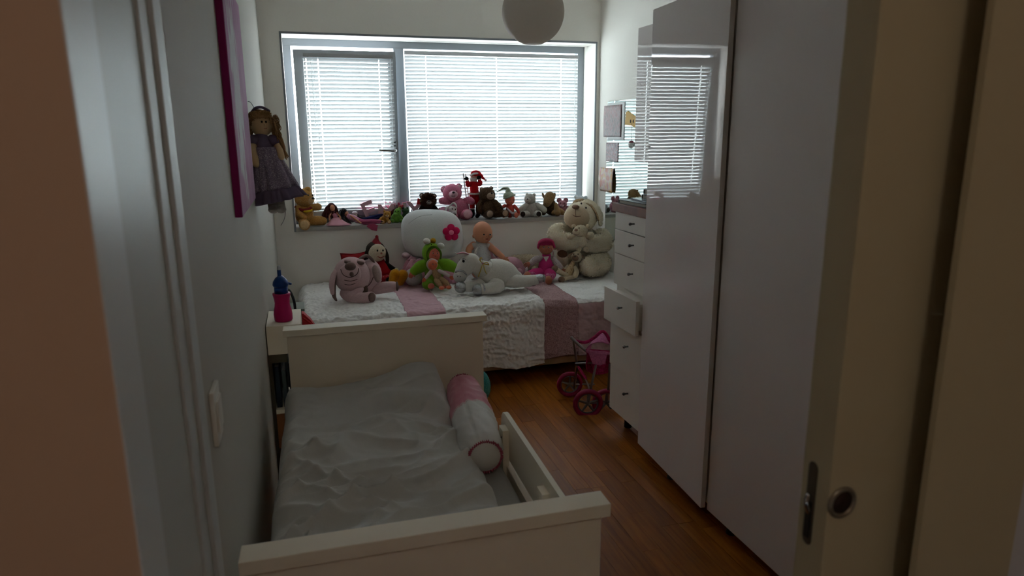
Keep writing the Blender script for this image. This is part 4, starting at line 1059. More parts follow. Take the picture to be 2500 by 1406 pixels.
T.T('hat_brim', [(1231, 481, -6, 2.4), (1240, 479, -13, 2.6), (1251, 475, -12.5, 2.6), (1257, 473, -6, 2.4)], hat, hd)
a = T.T('arm', [(1233, 499, -3, 4.4), (1227, 502, -8, 4), (1224, 501, -11, 3.4)], cor); T.hand(1222, 500, -13, 3, 170, SKIN2, a)
a = T.T('arm', [(1256, 500, -3, 4.4), (1263, 508, -8, 4), (1266, 515, -10, 3.4)], cor); T.hand(1266, 518, -11, 3, 260, SKIN2, a)
l = T.T('leg', [(1240, 519, -6, 6), (1234, 521, -14, 6), (1231, 522, -20, 5)], cloth('romper_grey', '#8a7a7c')); T.E('foot', 1230, 522, 5, 6, 6, SKIN2, -24, par=l)
l = T.T('leg', [(1250, 519, -6, 6), (1256, 521, -14, 6), (1259, 522, -20, 5)], cloth('romper_grey', '#8a7a7c')); T.E('foot', 1260, 522, 5, 6, 7, SKIN2, -24, par=l)
# --- white bear, tan bear, pink pompom toy, corner bear
wb_ = plush('plush_white2', '#cfcac2'); pdk = plush('pad_dark', '#352b29')
bear('white teddy bear with dark brown paw pads sitting on the sill', 1298, 4.87, (wb_, wb_, pdk), 1294, 485, 13.5, 1299, 509, 18, 18,
     [[(1286, 500, -5, 7), (1278, 506, -9, 7.5), (1271, 512, -11, 7)], [(1312, 500, -5, 7), (1321, 506, -8, 7.5), (1328, 511, -10, 7)]],
     [[(1288, 520, -8, 8), (1277, 521, -22, 7.5)], [(1308, 520, -8, 8), (1315, 521, -22, 7.5)]], [(1287, 474, 4), (1304, 475, 4.5)], (-.32, 0), .55, 2.4, .9, nosey=-.2)
tn = plush('plush_tan', '#8a6d4a'); tnd = plush('plush_tan_dark', '#4a3826')
T = Toy('plush_camel', 'tan plush camel with a long snout between white bear and cream bear', 'plush toy', 1346, 4.875, SILL, SG)
b = T.T('body', [(1342, 497, 0, 14), (1345, 508, 2, 16), (1350, 512, 3, 14)], tnd); fur(b, 1500, 2, tnd)
h = T.T('head', [(1342, 481, -2, 13), (1338, 489, -10, 11.5), (1335, 496, -17, 9)], tn); fur(h, 1500, 1.8, tn)
for x in (1327, 1353): T.T('ear', [(x, 480, 0, 3), (x + (-2 if x < 1340 else 1), 473, 0, 2.4)], tn, h, smooth=False)
for x in (1331, 1344): T.E('eye', x, 482, 1.6, 1.4, 1.7, EYE, -13 if x > 1340 else -12, par=h, seg=8, ring=6)
for x in (1332, 1337): T.E('nostril', x, 497, 1, .8, .8, NOSE, -25.5, par=h, seg=8, ring=6)
T.T('arm', [(1356, 500, -4, 6), (1360, 511, -14, 7), (1361, 520, -22, 7.5)], tn); T.T('arm', [(1330, 502, -4, 6), (1326, 512, -12, 6.5), (1327, 519, -18, 6.5)], tnd)
T.T('leg', [(1352, 517, -6, 8), (1366, 516, -12, 8), (1374, 519, -16, 6)], tn)
T = Toy('plush_mouse', 'small dusty pink plush with two round pompom ears in the sill corner', 'plush toy', 1374, 4.94, SILL, SG)
dp = plush('plush_dusty', '#a8707c')
b = T.E('body', 1374, 509, 12, 10, 13, dp); h = T.E('head', 1373, 498, 11, 9, 9, dp, -5)
for x in (1365, 1381): e = T.E('ear', x, 489, 6, 4, 6.4, dp, -3, par=h)
T.E('muzzle', 1372, 502, 4.4, 4.4, 3.6, pkl, -12, par=h); T.E('nose', 1372, 500, 1.2, 1.1, 1, NOSE, -16, par=h)
for x in (1368, 1377): T.E('eye', x, 496, 1.1, 1, 1.2, EYE, -13, par=h, seg=8, ring=6)
for x in (1366, 1384): l = T.T('leg', [(x, 518, -6, 5), (x + 1, 519, -15, 5)], dp, smooth=False); T.E('paw_pad', x + 1, 519, 3.6, 1, 3.8, pkl, -19.5, par=l)
for x in (1362, 1386): T.T('arm', [(x, 505, -5, 3.6), (x + (1 if x < 1370 else -1), 512, -10, 3.6)], dp, smooth=False)
bl_ = plush('plush_bluewhite', '#c3c8cc')
bear('blue white plush bear peeping from the far corner of the sill', 1418, 4.93, (bl_, bl_, pdk), 1417, 492, 15, 1420, 507, 14, 13,
     [[(1406, 504, -5, 6), (1399, 508, -10, 6)], [(1433, 506, -5, 6), (1436, 514, -10, 6)]], [[(1410, 513, -6, 7), (1404, 515, -18, 7)], [(1428, 513, -6, 7), (1432, 515, -18, 7)]], [(1406, 480, 5), (1429, 482, 5)], (-.2, 0), .5, 2, .7, nosey=-.1)

# ------------------------------------------------------------------ TOYS ON THE WINDOW BED
def bedtoy(name, label, cat, px, py, group=BG):
    """base point on the bedspread under picture point (px, py)"""
    P = at(px, py, 'Z', BEDZ)
    return Toy(name, label, cat, px, P.y, BEDZ, group, py=py)

# --- pale pink plush pig-dog lying in front
T = bedtoy('plush_dog', 'round pale pink plush dog with brown nose and long ears lying down', 'plush toy', 878, 728)
pp = plush('plush_palepink', '#c3a3a5', var=.06); pb = plush('plush_taupe', '#6b5650'); st = mat('stitch_brown', '#54403c', rough=.9)
b = T.E('body', 900, 676, 34, 36, 46, pp, 14, a=-14)
h = T.E('head', 863, 669, 43, 36, 45, pp, -14, a=14)
T.E('muzzle', 859, 667, 27, 18, 26, pp, -40, par=h)
T.E('nose', 861, 649, 13, 8, 10, pb, -53, par=h)
for pts in ([(839, 655, -54, .9), (844, 668, -57.5, .9), (859, 675, -58.5, .9), (875, 668, -57, .9), (880, 655, -53, .9)], [(846, 681, -56.5, .8), (860, 684, -57, .8), (875, 681, -56, .8)], [(846, 691, -52, .7), (858, 693, -52, .7), (870, 690, -52, .7)]): T.T('stitched_mouth', pts, st, h, seg=6)
T.E('chin_patch', 863, 668, 5, 3, 6, pb, -57, par=h)
for x, y in ((856, 638), (885, 640)): e = T.E('eye_patch', x, y, 9, 8, 5, pb, -30, par=h, a=-10); T.E('brow_roll', x + 1, y - 4, 10, 8, 5, pp, -27, par=h, a=-10)
T.T('ear', [(836, 650, -16, 6), (824, 664, -26, 8), (819, 690, -34, 9), (819, 715, -36, 7), (823, 727, -34, 4)], pb, h, flat=.45); T.T('ear_front', [(834, 648, -20, 6), (822, 664, -31, 8.5), (816, 688, -39, 9), (816, 708, -41, 7)], pp, h, flat=.35)
T.T('ear', [(885, 628, -2, 6), (900, 622, 2, 8), (913, 632, 6, 7), (918, 646, 6, 4)], pb, h, flat=.5)
T.E('belly_patch', 884, 702, 14, 8, 18, plush('plush_taupe_dark', '#57443c'), -26, a=25); T.E('flank_patch', 921, 668, 10, 12, 22, plush('plush_patch', '#9a8680'), -12, a=10)
l = T.T('leg', [(846, 712, -20, 14), (858, 722, -40, 14), (885, 726, -54, 13), (903, 725, -62, 13)], pp); T.E('sole', 906, 726, 9, 5, 12, pb, -70, par=l, yaw=20)
l = T.T('leg', [(918, 706, -6, 13), (940, 703, -14, 14), (958, 702, -20, 13)], pp); T.E('sole', 968, 702, 4, 11, 12, pb, -22, par=l)
T.T('arm', [(884, 700, -24, 9), (872, 712, -44, 9), (858, 716, -52, 8)], pp); T.T('seam', [(896, 700, -24, .9), (906, 690, -24, .9), (913, 676, -22, .9)], st, seg=6)

# --- rag doll in a red dress with yellow shoes, and the red cushion behind it
T = bedtoy('rag_doll', 'rag doll in a red dress with mustard shoes behind the pink dog', 'doll', 935, 692)
cr = plush('felt_cream', '#c3b49c'); bkp = plush('felt_black', '#15100f'); rd = cloth('dress_red', '#8e1018'); rdd = mat('dress_spots', '#96121b', rough=.9, col2='#c9b6b2', pat='voronoi', vscale=.42, lo=.80, hi=.86); mu = plush('felt_mustard', '#b87b14')
h = T.E('head', 925, 618, 21, 20, 22, cr, -6)
T.E('hair', 921, 611, 23, 23, 22, mat('yarn_dark', '#2a1a12', rough=.95, var=.3, vscale=.5, bump=.5, bscale=.6), 5, par=h)
for pts in ([(902, 614, -4, 5), (898, 630, -8, 5), (900, 646, -12, 4)], [(944, 612, -2, 4), (948, 628, -6, 4.5), (948, 642, -10, 4)]): T.T('braid', pts, mat('yarn_dark', '#2a1a12'), h)
for x in (926, 939): T.E('eye', x, 614, 2, 1.6, 2.6, EYE, -25 if x < 930 else -22, par=h, seg=10, ring=8)
T.E('nose', 935, 621, 2.6, 2.6, 2.2, plush('felt_rose', '#b06a5c'), -27, par=h); T.T('mouth', [(926, 628, -25, .8), (933, 632, -25.5, .9), (941, 628, -22, .8)], mat('thread_red', '#8a1f22'), h, seg=6)
T.T('hat', [(924, 598, 2, 13), (924, 590, 3, 9), (926, 582, 3, 4)], mat('knit_red', '#861420', rough=.95, bump=.6, bscale=.7), h); T.E('pompom', 926, 579, 4, 4, 4, mat('knit_red', '#861420'), 3, par=h)
b = T.T('dress', [(930, 642, -2, 14), (934, 655, -6, 22), (937, 672, -10, 26)], rd, flat=.85); T.T('skirt_hem', [(916, 674, -24, 7), (934, 682, -34, 8), (952, 678, -34, 7), (960, 670, -26, 6)], rdd, b)
a = T.T('arm', [(944, 646, -8, 6), (956, 656, -16, 6), (966, 664, -22, 5.5)], bkp); T.E('mitten', 968, 664, 6, 5, 6, cr, -24, par=a)
a = T.T('arm', [(916, 646, -8, 6), (908, 658, -14, 6), (906, 668, -16, 5.5)], bkp); T.E('mitten', 906, 670, 6, 5, 6, cr, -17, par=a)
for pts in ([(940, 683, -26, 6), (950, 686, -44, 6), (956, 682, -52, 8)], [(954, 682, -20, 6), (968, 688, -40, 6), (974, 684, -50, 8)]):
    l = T.T('leg', pts[:2], bkp, smooth=False); e = pts[2]; T.T('shoe', [(e[0] + 2, e[1] + 8, e[2] + 4, 10), (e[0] + 8, e[1] - 8, e[2] - 2, 13)], mu, l, smooth=False)
T = Toy('throw_cushion', 'small red cushion with pointed corner behind the rag doll', 'cushion', 868, 4.70, BEDZ, BG, py=670)
vs, fs = [], []
N = 16
for sd in (0, 1):
    for i in range(N + 1):
        for j in range(N + 1):
            u, v = i / N * 2 - 1, j / N * 2 - 1; w = (1 - u * u) * (1 - v * v)
            pin = 1 - .10 * (1 - u * u) * abs(v) - .0
            x = 870 + u * 34 * (1 - .08 * (1 - v * v)); y = 653 - v * 38 * (1 - .10 * (1 - u * u)) - u * 2
            vs.append(T.L(x, y, (1 if sd else -1) * 15 * w ** .6 - v * -6))
for sd in (0, 1):
    o_ = sd * (N + 1) ** 2
    for i in range(N):
        for j in range(N): a = o_ + i * (N + 1) + j; q = (a, a + 1, a + N + 2, a + N + 1); fs.append(q if sd else q[::-1])
cu_ = link('cover', clean(mesh(vs, fs), .01), cloth('cushion_red', '#8e1a20'), T.root)
T.T('piping', [(836, 616, 6, 1), (870, 619, 6, 1), (904, 613, 6, 1)], cloth('cushion_red', '#8e1a20'), cu_, seg=8)

# --- big white oval plush cushion with a pink fabric flower, and a pink satin throw below it
T = Toy('plush_cushion', 'large white plush cushion with a hot pink fabric flower behind the frog doll', 'cushion', 1058, 4.66, BEDZ, BG, py=640)
wc_ = plush('plush_cushion_white', '#d3d3d4', var=.03)
b = T.E('cover', 1059, 571, 74, 34, 60, wc_, 6, a=-9, seg=48, ring=30, tip=-6)
cc = T.L(1059, 571, 6)
for v in b.data.vertices:                      # squarer, pillow-like outline
    q = v.co - cc; n_ = abs(q.x / 74) ** 2.9 + abs(q.z / 60) ** 2.9; rr_ = math.sqrt((q.x / 74) ** 2 + (q.z / 60) ** 2)
    if rr_ > 1e-3: k_ = 1 + .09 * (1 - min(1, n_)) * rr_ if n_ < 1 else 1; k2_ = rr_ / max(1e-3, n_ ** (1 / 2.9)); v.co.x = cc.x + q.x * (1 + (k2_ - 1) * min(1, rr_)); v.co.z = cc.z + q.z * (1 + (k2_ - 1) * min(1, rr_))
T.T('seam', [(1004, 545, -14, .5), (1030, 530, -24, .5), (1060, 526, -26, .5)], plush('plush_pipe', '#bdbdbf'), b, seg=6)
fp = cloth('flower_pink', '#d0245c')
for q in range(5):
    a = R_(q * 72 + 20); T.E('petal', 1104 + 12 * math.cos(a), 570 - 12 * math.sin(a), 9, 4, 9, fp, -26, par=b)
T.E('flower_centre', 1104, 570, 6, 5, 6, cloth('flower_mid', '#e87a9a'), -30, par=b)
T = Toy('satin_throw', 'crumpled pink satin throw below the white cushion', 'throw', 1040, 4.62, BEDZ, BG, py=670)
stn = mat('satin_rose', '#b87a8c', rough=.4, sheen=.4, bump=.3, bscale=.25)
NU, NV = 60, 30; vs, fs = [], []
for i in range(NU + 1):
    for j in range(NV + 1):
        u, v = i / NU, j / NV
        x = 982 + u * 130; crest = 46 * min(1, u * 7 + .3) * min(1, (1 - u) * 6 + .2) + 10 * math.exp(-((u - .12) / .1) ** 2)
        hgt = crest * math.sin(v * math.pi) ** .6
        d = -44 + v * 84
        f = 11 * ridged(u * 6 + v * 3, v * 4 - u * 5, 1) + 7 * ridged(u * 13 - v * 4, v * 7, 6) + 5 * noise.noise(Vector((u * 9, v * 9, 2))) - 7
        vs.append(Vector((x - T.x0 + f, d + f, max(0, hgt + f * math.sin(v * math.pi)))))
for i in range(NU):
    for j in range(NV): a = i * (NV + 1) + j; fs.append((a, a + NV + 1, a + NV + 2, a + 1))
o = link('cloth', mesh(vs, fs), stn, T.root); o.modifiers.new('s', 'SOLIDIFY').thickness = 1
T.E('fringe_ball', 993, 620, 9, 8, 7, plush('ball_pinkwhite', '#bfa6ac'), -2)
T = bedtoy('plush_ball', 'pale grey plush ball beside the green frog doll', 'ball', 1012, 697)
b = T.E('ball', 1010, 672, 22, 20, 22, plush('plush_ball_grey', '#b9b4b4')); T.T('seam', [(1003, 656, -11, .6), (1008, 668, -16.5, .6), (1006, 680, -13, .6)], mat('seam_grey', '#8a8686'), b, seg=6)

# --- green frog costume doll
T = bedtoy('baby_doll', 'baby doll in a bright green frog costume with white eye pompoms', 'doll', 1062, 699)
gf = plush('fleece_green', '#6f9a24', var=.08); gfd = plush('fleece_green_dark', '#4c7019')
b = T.T('body', [(1060, 640, 4, 20), (1062, 655, 0, 29), (1060, 668, -4, 32), (1056, 679, -8, 24)], gf, flat=.75)
h = T.E('hood', 1056, 617, 23, 22, 25, gf, -4); T.E('face', 1062, 622, 15.5, 14, 17, SKIN2, -16, par=h); T.face(h, 1063, 619, 15, SKIN2, .15, -17, ears=False, lips='#7a2a26')
T.T('hood_edge', [(1048, 634, -20, 2.4), (1046, 618, -22, 2.6), (1055, 605, -24, 2.8), (1068, 605, -24, 2.8), (1078, 618, -20, 2.6), (1077, 632, -18, 2.4)], gfd, h)
for x, y in ((1046, 589), (1079, 601)): e = T.E('eye_pompom', x, y, 9, 8, 7.5, plush('pompom_white', '#c9c5bc'), -8, par=h, a=-15)
T.E('crest', 1061, 588, 7, 6, 7, plush('felt_mustard2', '#a8801e'), -4, par=h)
T.E('nostril', 1057, 598, 1.3, 1, 1.3, EYE, -25, par=h, seg=8, ring=6)
a = T.T('sleeve', [(1046, 645, -4, 14), (1030, 650, -12, 15), (1014, 661, -20, 11)], gf); T.hand(1009, 667, -24, 6, 235, SKIN2, a)
a = T.T('sleeve', [(1076, 645, -4, 14), (1094, 648, -8, 15), (1110, 656, -14, 12)], gf); T.hand(1115, 664, -17, 6, 300, SKIN2, a)
for pts in ([(1048, 688, -18, 13), (1044, 694, -36, 13), (1048, 697, -48, 10)], [(1070, 688, -18, 13), (1078, 694, -36, 13), (1080, 697, -46, 10)]):
    l = T.T('leg', pts, gf); T.E('foot', pts[2][0] + 5, pts[2][1] + 2, 8, 9, 7, SKIN2, pts[2][2] - 8, par=l)

# --- small beige baby doll leaning on the frog doll
T = bedtoy('baby_doll', 'small orange faced baby doll in a beige romper leaning on the frog doll', 'doll', 1073, 706)
bg_ = cloth('romper_beige', '#a88766', col2='#8d7050', vscale=.4, lo=.3, hi=.7); wt = cloth('sleeve_white', '#b3a3a0')
SK3 = mat('doll_skin_orange', '#c4603e', rough=.45)
b = T.T('body', [(1061, 659, -26, 9), (1066, 668, -28, 12), (1072, 680, -32, 12)], bg_, flat=.75)
h = T.E('head', 1059, 646, 11.5, 11, 12.5, SK3, -30, a=-12); T.face(h, 1060, 646, 11.2, SK3, .28, -30, ears=False)
T.T('hood', [(1052, 657, -26, 3), (1047, 644, -24, 4), (1056, 634, -25, 4), (1068, 638, -26, 3.4)], wt, h)
a = T.T('sleeve', [(1055, 662, -30, 5), (1047, 671, -36, 4.6), (1042, 677, -40, 4)], wt); T.hand(1038, 681, -42, 3.8, 235, SK3, a)
a = T.T('sleeve', [(1074, 662, -30, 5), (1086, 668, -36, 4.6), (1096, 674, -40, 4)], wt); T.hand(1101, 678, -42, 3.8, 315, SK3, a)
for pts in ([(1067, 684, -38, 7), (1072, 692, -48, 6.6), (1077, 699, -56, 5.4)], [(1078, 682, -38, 7), (1088, 690, -46, 6.6), (1094, 698, -54, 5.4)]):
    l = T.T('leg', pts, bg_); T.E('shoe', pts[2][0] + 1, pts[2][1] + 4, 6.5, 8, 4.5, SK3, pts[2][2] - 6, par=l)

# --- bald baby doll sitting against the wall
T = Toy('baby_doll', 'bald baby doll in a white dotted shirt sitting against the wall', 'doll', 1178, 4.60, BEDZ, BG, py=650)
sh = mat('shirt_dots', '#aaa6a4', rough=.9, col2='#5f5d60', pat='voronoi', vscale=.28, lo=.06, hi=.10)
sh = mat('shirt_dotted', '#5f5d60', rough=.9, col2='#aeaaa8', pat='voronoi', vscale=.3, lo=.16, hi=.22)
b = T.T('body', [(1176, 588, 0, 16), (1176, 604, -2, 24), (1178, 628, -4, 28), (1180, 650, -6, 26)], sh, flat=.8)
h = T.E('head', 1180, 564, 23.5, 24, 27, SKIN, -4, a=6); T.face(h, 1182, 570, 22, SKIN, .38, -6)
for pts, hp in (([(1158, 594, -4, 9), (1147, 604, -12, 8), (1146, 620, -20, 7)], (1148, 630, -24, 270)), ([(1194, 596, -4, 9), (1208, 608, -14, 8), (1226, 624, -22, 6.5)], (1233, 630, -26, 325))):
    a = T.T('arm', pts, SKIN); T.E('sleeve', pts[0][0], pts[0][1] + 1, 11, 11, 9, cloth('sleeve_cream', '#b5ada6'), pts[0][2], par=a); T.hand(hp[0], hp[1], hp[2], 5.5, hp[3], SKIN, a)
for pts in ([(1168, 662, -8, 12), (1164, 664, -16, 11), (1162, 665, -24, 9)], [(1192, 662, -8, 12), (1198, 664, -16, 11), (1202, 665, -24, 9)]):
    l = T.T('leg', pts, cloth('tights_rose', '#a87a80')); T.E('foot', pts[2][0], pts[2][1], 8, 10, 8, SKIN, pts[2][2] - 9, par=l)

# --- silver winged toy glimpsed behind the horse
T = bedtoy('silver_wings', 'crumpled silver foil wings glinting beside the frog doll', 'toy wings', 1108, 668)
sil = mat('foil_silver', '#8f8f92', rough=.25, metal=.9, bump=.8, bscale=.5)
T.T('wing', [(1112, 655, 8, 9), (1103, 635, 8, 8), (1092, 622, 8, 3)], sil, flat=.35); T.T('wing', [(1116, 655, 10, 10), (1122, 640, 10, 8), (1124, 626, 10, 4)], sil, flat=.35)
T.E('body', 1114, 660, 9, 8, 8, sil, 8)

# --- pink rabbit lying behind the horse
T = bedtoy('plush_rabbit', 'soft pink plush rabbit with long drooping ears behind the white horse', 'plush toy', 1222, 676)
pkr = plush('plush_rabbit_pink', '#bb8d9a', var=.06)
b = T.T('body', [(1216, 655, 22, 17), (1234, 650, 20, 21), (1256, 652, 18, 22), (1268, 660, 16, 16)], pkr)
h = T.E('head', 1196, 640, 18, 17, 17, pkr, 16); T.E('muzzle', 1192, 646, 8, 7, 6, pkl, 1, par=h); T.E('nose', 1192, 643, 2, 2, 1.6, NOSE, -6, par=h)
for x in (1188, 1202): T.E('eye', x, 636, 1.8, 1.6, 2, EYE, 0.5, par=h, seg=8, ring=6)
T.T('ear', [(1186, 630, 14, 6), (1180, 612, 12, 9), (1188, 608, 8, 10), (1196, 624, 0, 9), (1202, 642, -6, 7)], pkr, h, flat=.5); T.T('ear', [(1198, 628, 16, 6), (1200, 610, 14, 9), (1210, 612, 10, 10), (1222, 630, 2, 9), (1232, 644, -2, 7)], pkr, h, flat=.5)
for x in (1206, 1262): T.T('leg', [(x, 660, 10, 9), (x + 6, 668, -2, 9)], pkr, smooth=False)
T.E('tail', 1282, 658, 8, 8, 8, PW_, 18)

# --- white plush horse lying with silver hooves
T = bedtoy('plush_horse', 'white plush horse lying down with silver hooves and a yellow bow', 'plush toy', 1200, 709)
hw = plush('plush_horse_white', '#cdc8c0', var=.05); slv = mat('lame_silver', '#a6a6a8', rough=.22, metal=.95, bump=.5, bscale=.35)
b = T.T('body', [(1178, 660, -6, 22), (1192, 668, -4, 33), (1214, 668, 0, 36), (1236, 672, 2, 33), (1256, 682, 0, 22)], hw, seg=24)
T.T('neck', [(1190, 662, -10, 24), (1172, 654, -16, 20), (1156, 646, -18, 18)], hw)
h = T.T('head', [(1152, 640, -18, 22), (1140, 650, -20, 21), (1131, 662, -22, 18), (1125, 673, -23, 15)], hw, seg=22)
T.E('muzzle', 1125, 674, 16, 16, 16, plush('plush_muzzle_grey', '#b5b1ad', var=.04), -23, par=h); T.T('muzzle_band', [(1116, 664, -36, 2.2), (1124, 661, -41, 2.2), (1134, 663, -41, 2.2), (1141, 670, -34, 2.2)], slv, h)
for x in (1120, 1127): T.E('nostril', x, 675, 1, .9, 1, mat('nose_grey', '#5a4c4c'), -38.5, par=h, seg=8, ring=6)
e = T.E('eye', 1135, 638, 3.2, 2.4, 3.6, EYE, -39, par=h, seg=12, ring=8); T.T('eyelash', [(1132, 634, -39.5, .6), (1136, 632, -39.5, .7), (1140, 634, -38.5, .6)], NOSE, h, seg=6)
e = T.T('ear', [(1150, 624, -16, 6), (1136, 618, -20, 8), (1122, 620, -24, 5), (1115, 617, -26, 2)], hw, h, flat=.45); T.T('inner_ear', [(1146, 621, -22, 4), (1134, 617, -26, 5.4), (1122, 619, -29, 3)], plush('ear_pink', '#b87a86'), h, flat=.35)
T.T('ear', [(1160, 624, -4, 6), (1164, 612, -2, 6), (1168, 604, -1, 2)], hw, h, flat=.5)
for i in range(7): T.T('mane_lock', [(1156 + i * 4, 624 + i * 5, -6, 3.5), (1162 + i * 4, 632 + i * 5, -2, 3.5), (1166 + i * 4, 644 + i * 5, -2, 2)], plush('mane_cream', '#bfb6a6'), h, seg=8)
l = T.T('leg', [(1206, 690, -28, 15), (1218, 700, -40, 15), (1196, 705, -46, 14), (1178, 707, -50, 13)], hw); T.E('hoof', 1168, 708, 14, 14, 14.5, slv, -52, par=l); T.T('hoof_band', [(1180, 694, -50, 2), (1184, 706, -62, 2), (1180, 718, -54, 2)], slv, l)
l = T.T('leg', [(1180, 690, -18, 13), (1160, 698, -30, 13), (1144, 700, -38, 12.5)], hw); T.E('hoof', 1127, 701, 15, 14, 14, slv, -42, par=l)
l = T.T('leg', [(1246, 686, -10, 18), (1270, 688, -20, 15), (1296, 686, -26, 13), (1308, 685, -28, 12)], hw); T.T('hoof', [(1310, 684, -28, 11.5), (1318, 682, -28, 11)], slv, l, smooth=False); T.E('sole', 1326, 682, 4, 9, 9.5, plush('hoof_sole', '#8f8884'), -28, par=l)
l = T.T('leg', [(1248, 686, 10, 16), (1274, 690, 6, 13), (1294, 690, 4, 12)], hw); T.E('hoof', 1302, 690, 10, 11, 11, slv, 4, par=l)
yb = cloth('bow_yellow', '#b9a04a')
for pts in ([(1180, 644, -34, 1.6), (1174, 636, -38, 3), (1178, 630, -36, 2), (1181, 642, -34, 1.4)], [(1181, 644, -34, 1.6), (1190, 642, -38, 3), (1194, 647, -36, 2), (1183, 645, -34, 1.4)], [(1180, 645, -35, 1.6), (1176, 658, -38, 3), (1170, 674, -36, 3)], [(1182, 645, -35, 1.6), (1184, 658, -38, 2.6), (1188, 668, -37, 2.4)]): T.T('bow_loop', pts, yb, flat=.4)
T.E('bow_charm', 1180, 644, 2.4, 2.2, 2.4, mat('charm_pink', '#a8707a', rough=.2), -38)

# --- cream fluffy plush lying behind the pink doll
T = bedtoy('plush_lamb', 'cream fluffy lamb lying half hidden behind the pink doll', 'plush toy', 1290, 664)
cf = plush('plush_cream', '#c2b498'); 
b = T.T('body', [(1268, 640, 18, 17), (1290, 642, 18, 20), (1316, 642, 20, 18)], cf); fur(b, 3000, 4, cf)
h = T.E('head', 1256, 634, 10, 10, 10, cf, 8); fur(h, 700, 3, cf); T.E('muzzle', 1251, 638, 5, 6, 4.5, goldl, 0, par=h); T.E('nose', 1248, 636, 1.6, 1.4, 1.2, NOSE, -6, par=h); T.E('eye', 1252, 631, 1.3, 1.1, 1.4, EYE, -1, par=h, seg=8, ring=6)
T.T('ear', [(1262, 628, 8, 3.5), (1268, 632, 4, 4), (1268, 640, 2, 3)], cf, h, flat=.5)
for x in (1272, 1306): T.T('leg', [(x, 654, 8, 8), (x - 2, 660, -2, 7)], cf, smooth=False)

# --- doll in pink dungarees and pink hat
T = bedtoy('baby_doll', 'doll in bright pink dungarees and a pink hat sitting by the cream bear', 'doll', 1328, 682)
hp_ = cloth('dungaree_pink', '#b02f6c'); hpd = mat('hat_pink_dots', '#a82a58', rough=.9, bump=.4, bscale=.6); wd_ = cloth('shirt_white', '#b3a6a4', col2='#7a6a70', vscale=.7, lo=.55, hi=.62)
SKD = mat('doll_skin_tan', '#a8664c', rough=.5)
b = T.T('body', [(1334, 622, 0, 15), (1334, 636, -2, 22), (1332, 654, -5, 24)], hp_, flat=.8)
T.B('collar', [(1326, 617), (1340, 616), (1333, 629)], -21, -17, cloth('collar_white', '#c3bcb8'), b)
h = T.E('head', 1333, 597, 17.5, 17, 19, SKD, -4); T.face(h, 1333, 598, 17, SKD, .02, -5)
ht = T.E('hat', 1333, 587, 20, 19, 12, hpd, -1, par=h); T.T('hat_brim', [(1314, 598, -8, 3), (1318, 587, -16, 3.4), (1332, 581, -20, 3.6), (1347, 585, -16, 3.4), (1353, 597, -8, 3)], hpd, h)
T.T('strap', [(1346, 600, -16, .8), (1350, 612, -18, .8), (1347, 624, -20, .8)], cloth('strap_pinkish', '#b07a86'), seg=6)
a = T.T('sleeve', [(1320, 624, -4, 8), (1307, 628, -12, 8), (1298, 636, -18, 7)], wd_); T.hand(1290, 639, -22, 6, 200, SKD, a)
a = T.T('sleeve', [(1349, 626, -4, 8), (1360, 638, -12, 8), (1368, 648, -18, 7)], wd_); T.hand(1372, 654, -21, 5.5, 300, SKD, a)
for pts, fx, fy in (([(1324, 660, -14, 13), (1308, 662, -30, 13), (1298, 664, -38, 11)], 1289, 668), ([(1338, 660, -14, 13), (1344, 664, -36, 13), (1343, 668, -46, 11)], 1339, 678)):
    l = T.T('leg', pts, hp_); T.E('foot', fx, fy, 9, 9, 11, SKD, pts[2][2] - 10, par=l); T.E('cuff', pts[2][0], pts[2][1], 12, 12, 9, cloth('cuff_pink', '#9c3064', col2='#c07a98', vscale=.6), pts[2][2] - 1, par=l)

# --- big cream bear in the corner, hugging a small one
T = Toy('teddy_bear', 'huge fluffy cream teddy bear with floral ears sitting in the corner', 'teddy bear', 1430, 4.50, BEDZ, BG, py=665)
cb_ = plush('plush_bigcream', '#e9dcc3', var=.04); cbs = plush('plush_muzzle_cream', '#c9b296', var=.05)
fl = mat('floral_cotton', '#b39a78', rough=.9, col2='#7a5a3a', vscale=.35, lo=.56, hi=.62, bump=.2, bscale=.8)
b = T.E('body', 1428, 614, 50, 44, 54, cb_, 8, seg=30, ring=20); fur(b, 12000, 5, cb_)
h = T.E('head', 1416, 532, 40, 38, 37, cb_, -2, a=12, seg=28, ring=18); fur(h, 5000, 3, cb_)
T.E('muzzle', 1408, 536, 31, 24, 27, cbs, -26, par=h, seg=26, ring=16); T.E('nose', 1404, 512, 9, 7, 5.5, mat('nose_brownpink', '#8a6652', rough=.6), -42, par=h, a=-5)
T.T('mouth', [(1398, 531, -47, .7), (1405, 535, -49.5, .8), (1416, 534, -48, .7)], mat('thread_brown', '#6b4c3c'), h, seg=6); T.T('mouth_seam', [(1404, 517, -46, .7), (1404, 526, -50, .7), (1405, 534, -50, .7)], mat('thread_brown', '#6b4c3c'), h, seg=6)
for x, y in ((1417, 503), (1428, 513)): T.E('eye', x, y, 2.2, 2, 2.4, mat('eye_brown', '#2a1a12', rough=.15), -33, par=h, seg=10, ring=8)
e = T.T('ear', [(1416, 500, 0, 9), (1430, 496, 0, 13), (1448, 508, -4, 15), (1460, 528, -8, 14), (1463, 545, -10, 9)], cb_, h, flat=.5); fur(e, 1400, 4, cb_); T.T('inner_ear', [(1424, 501, -9, 6), (1440, 505, -12, 8), (1452, 522, -16, 8), (1458, 538, -18, 5)], fl, h, flat=.4)
T.T('ear', [(1398, 504, 6, 8), (1404, 495, 6, 9), (1416, 492, 4, 8)], fl, h, flat=.6)
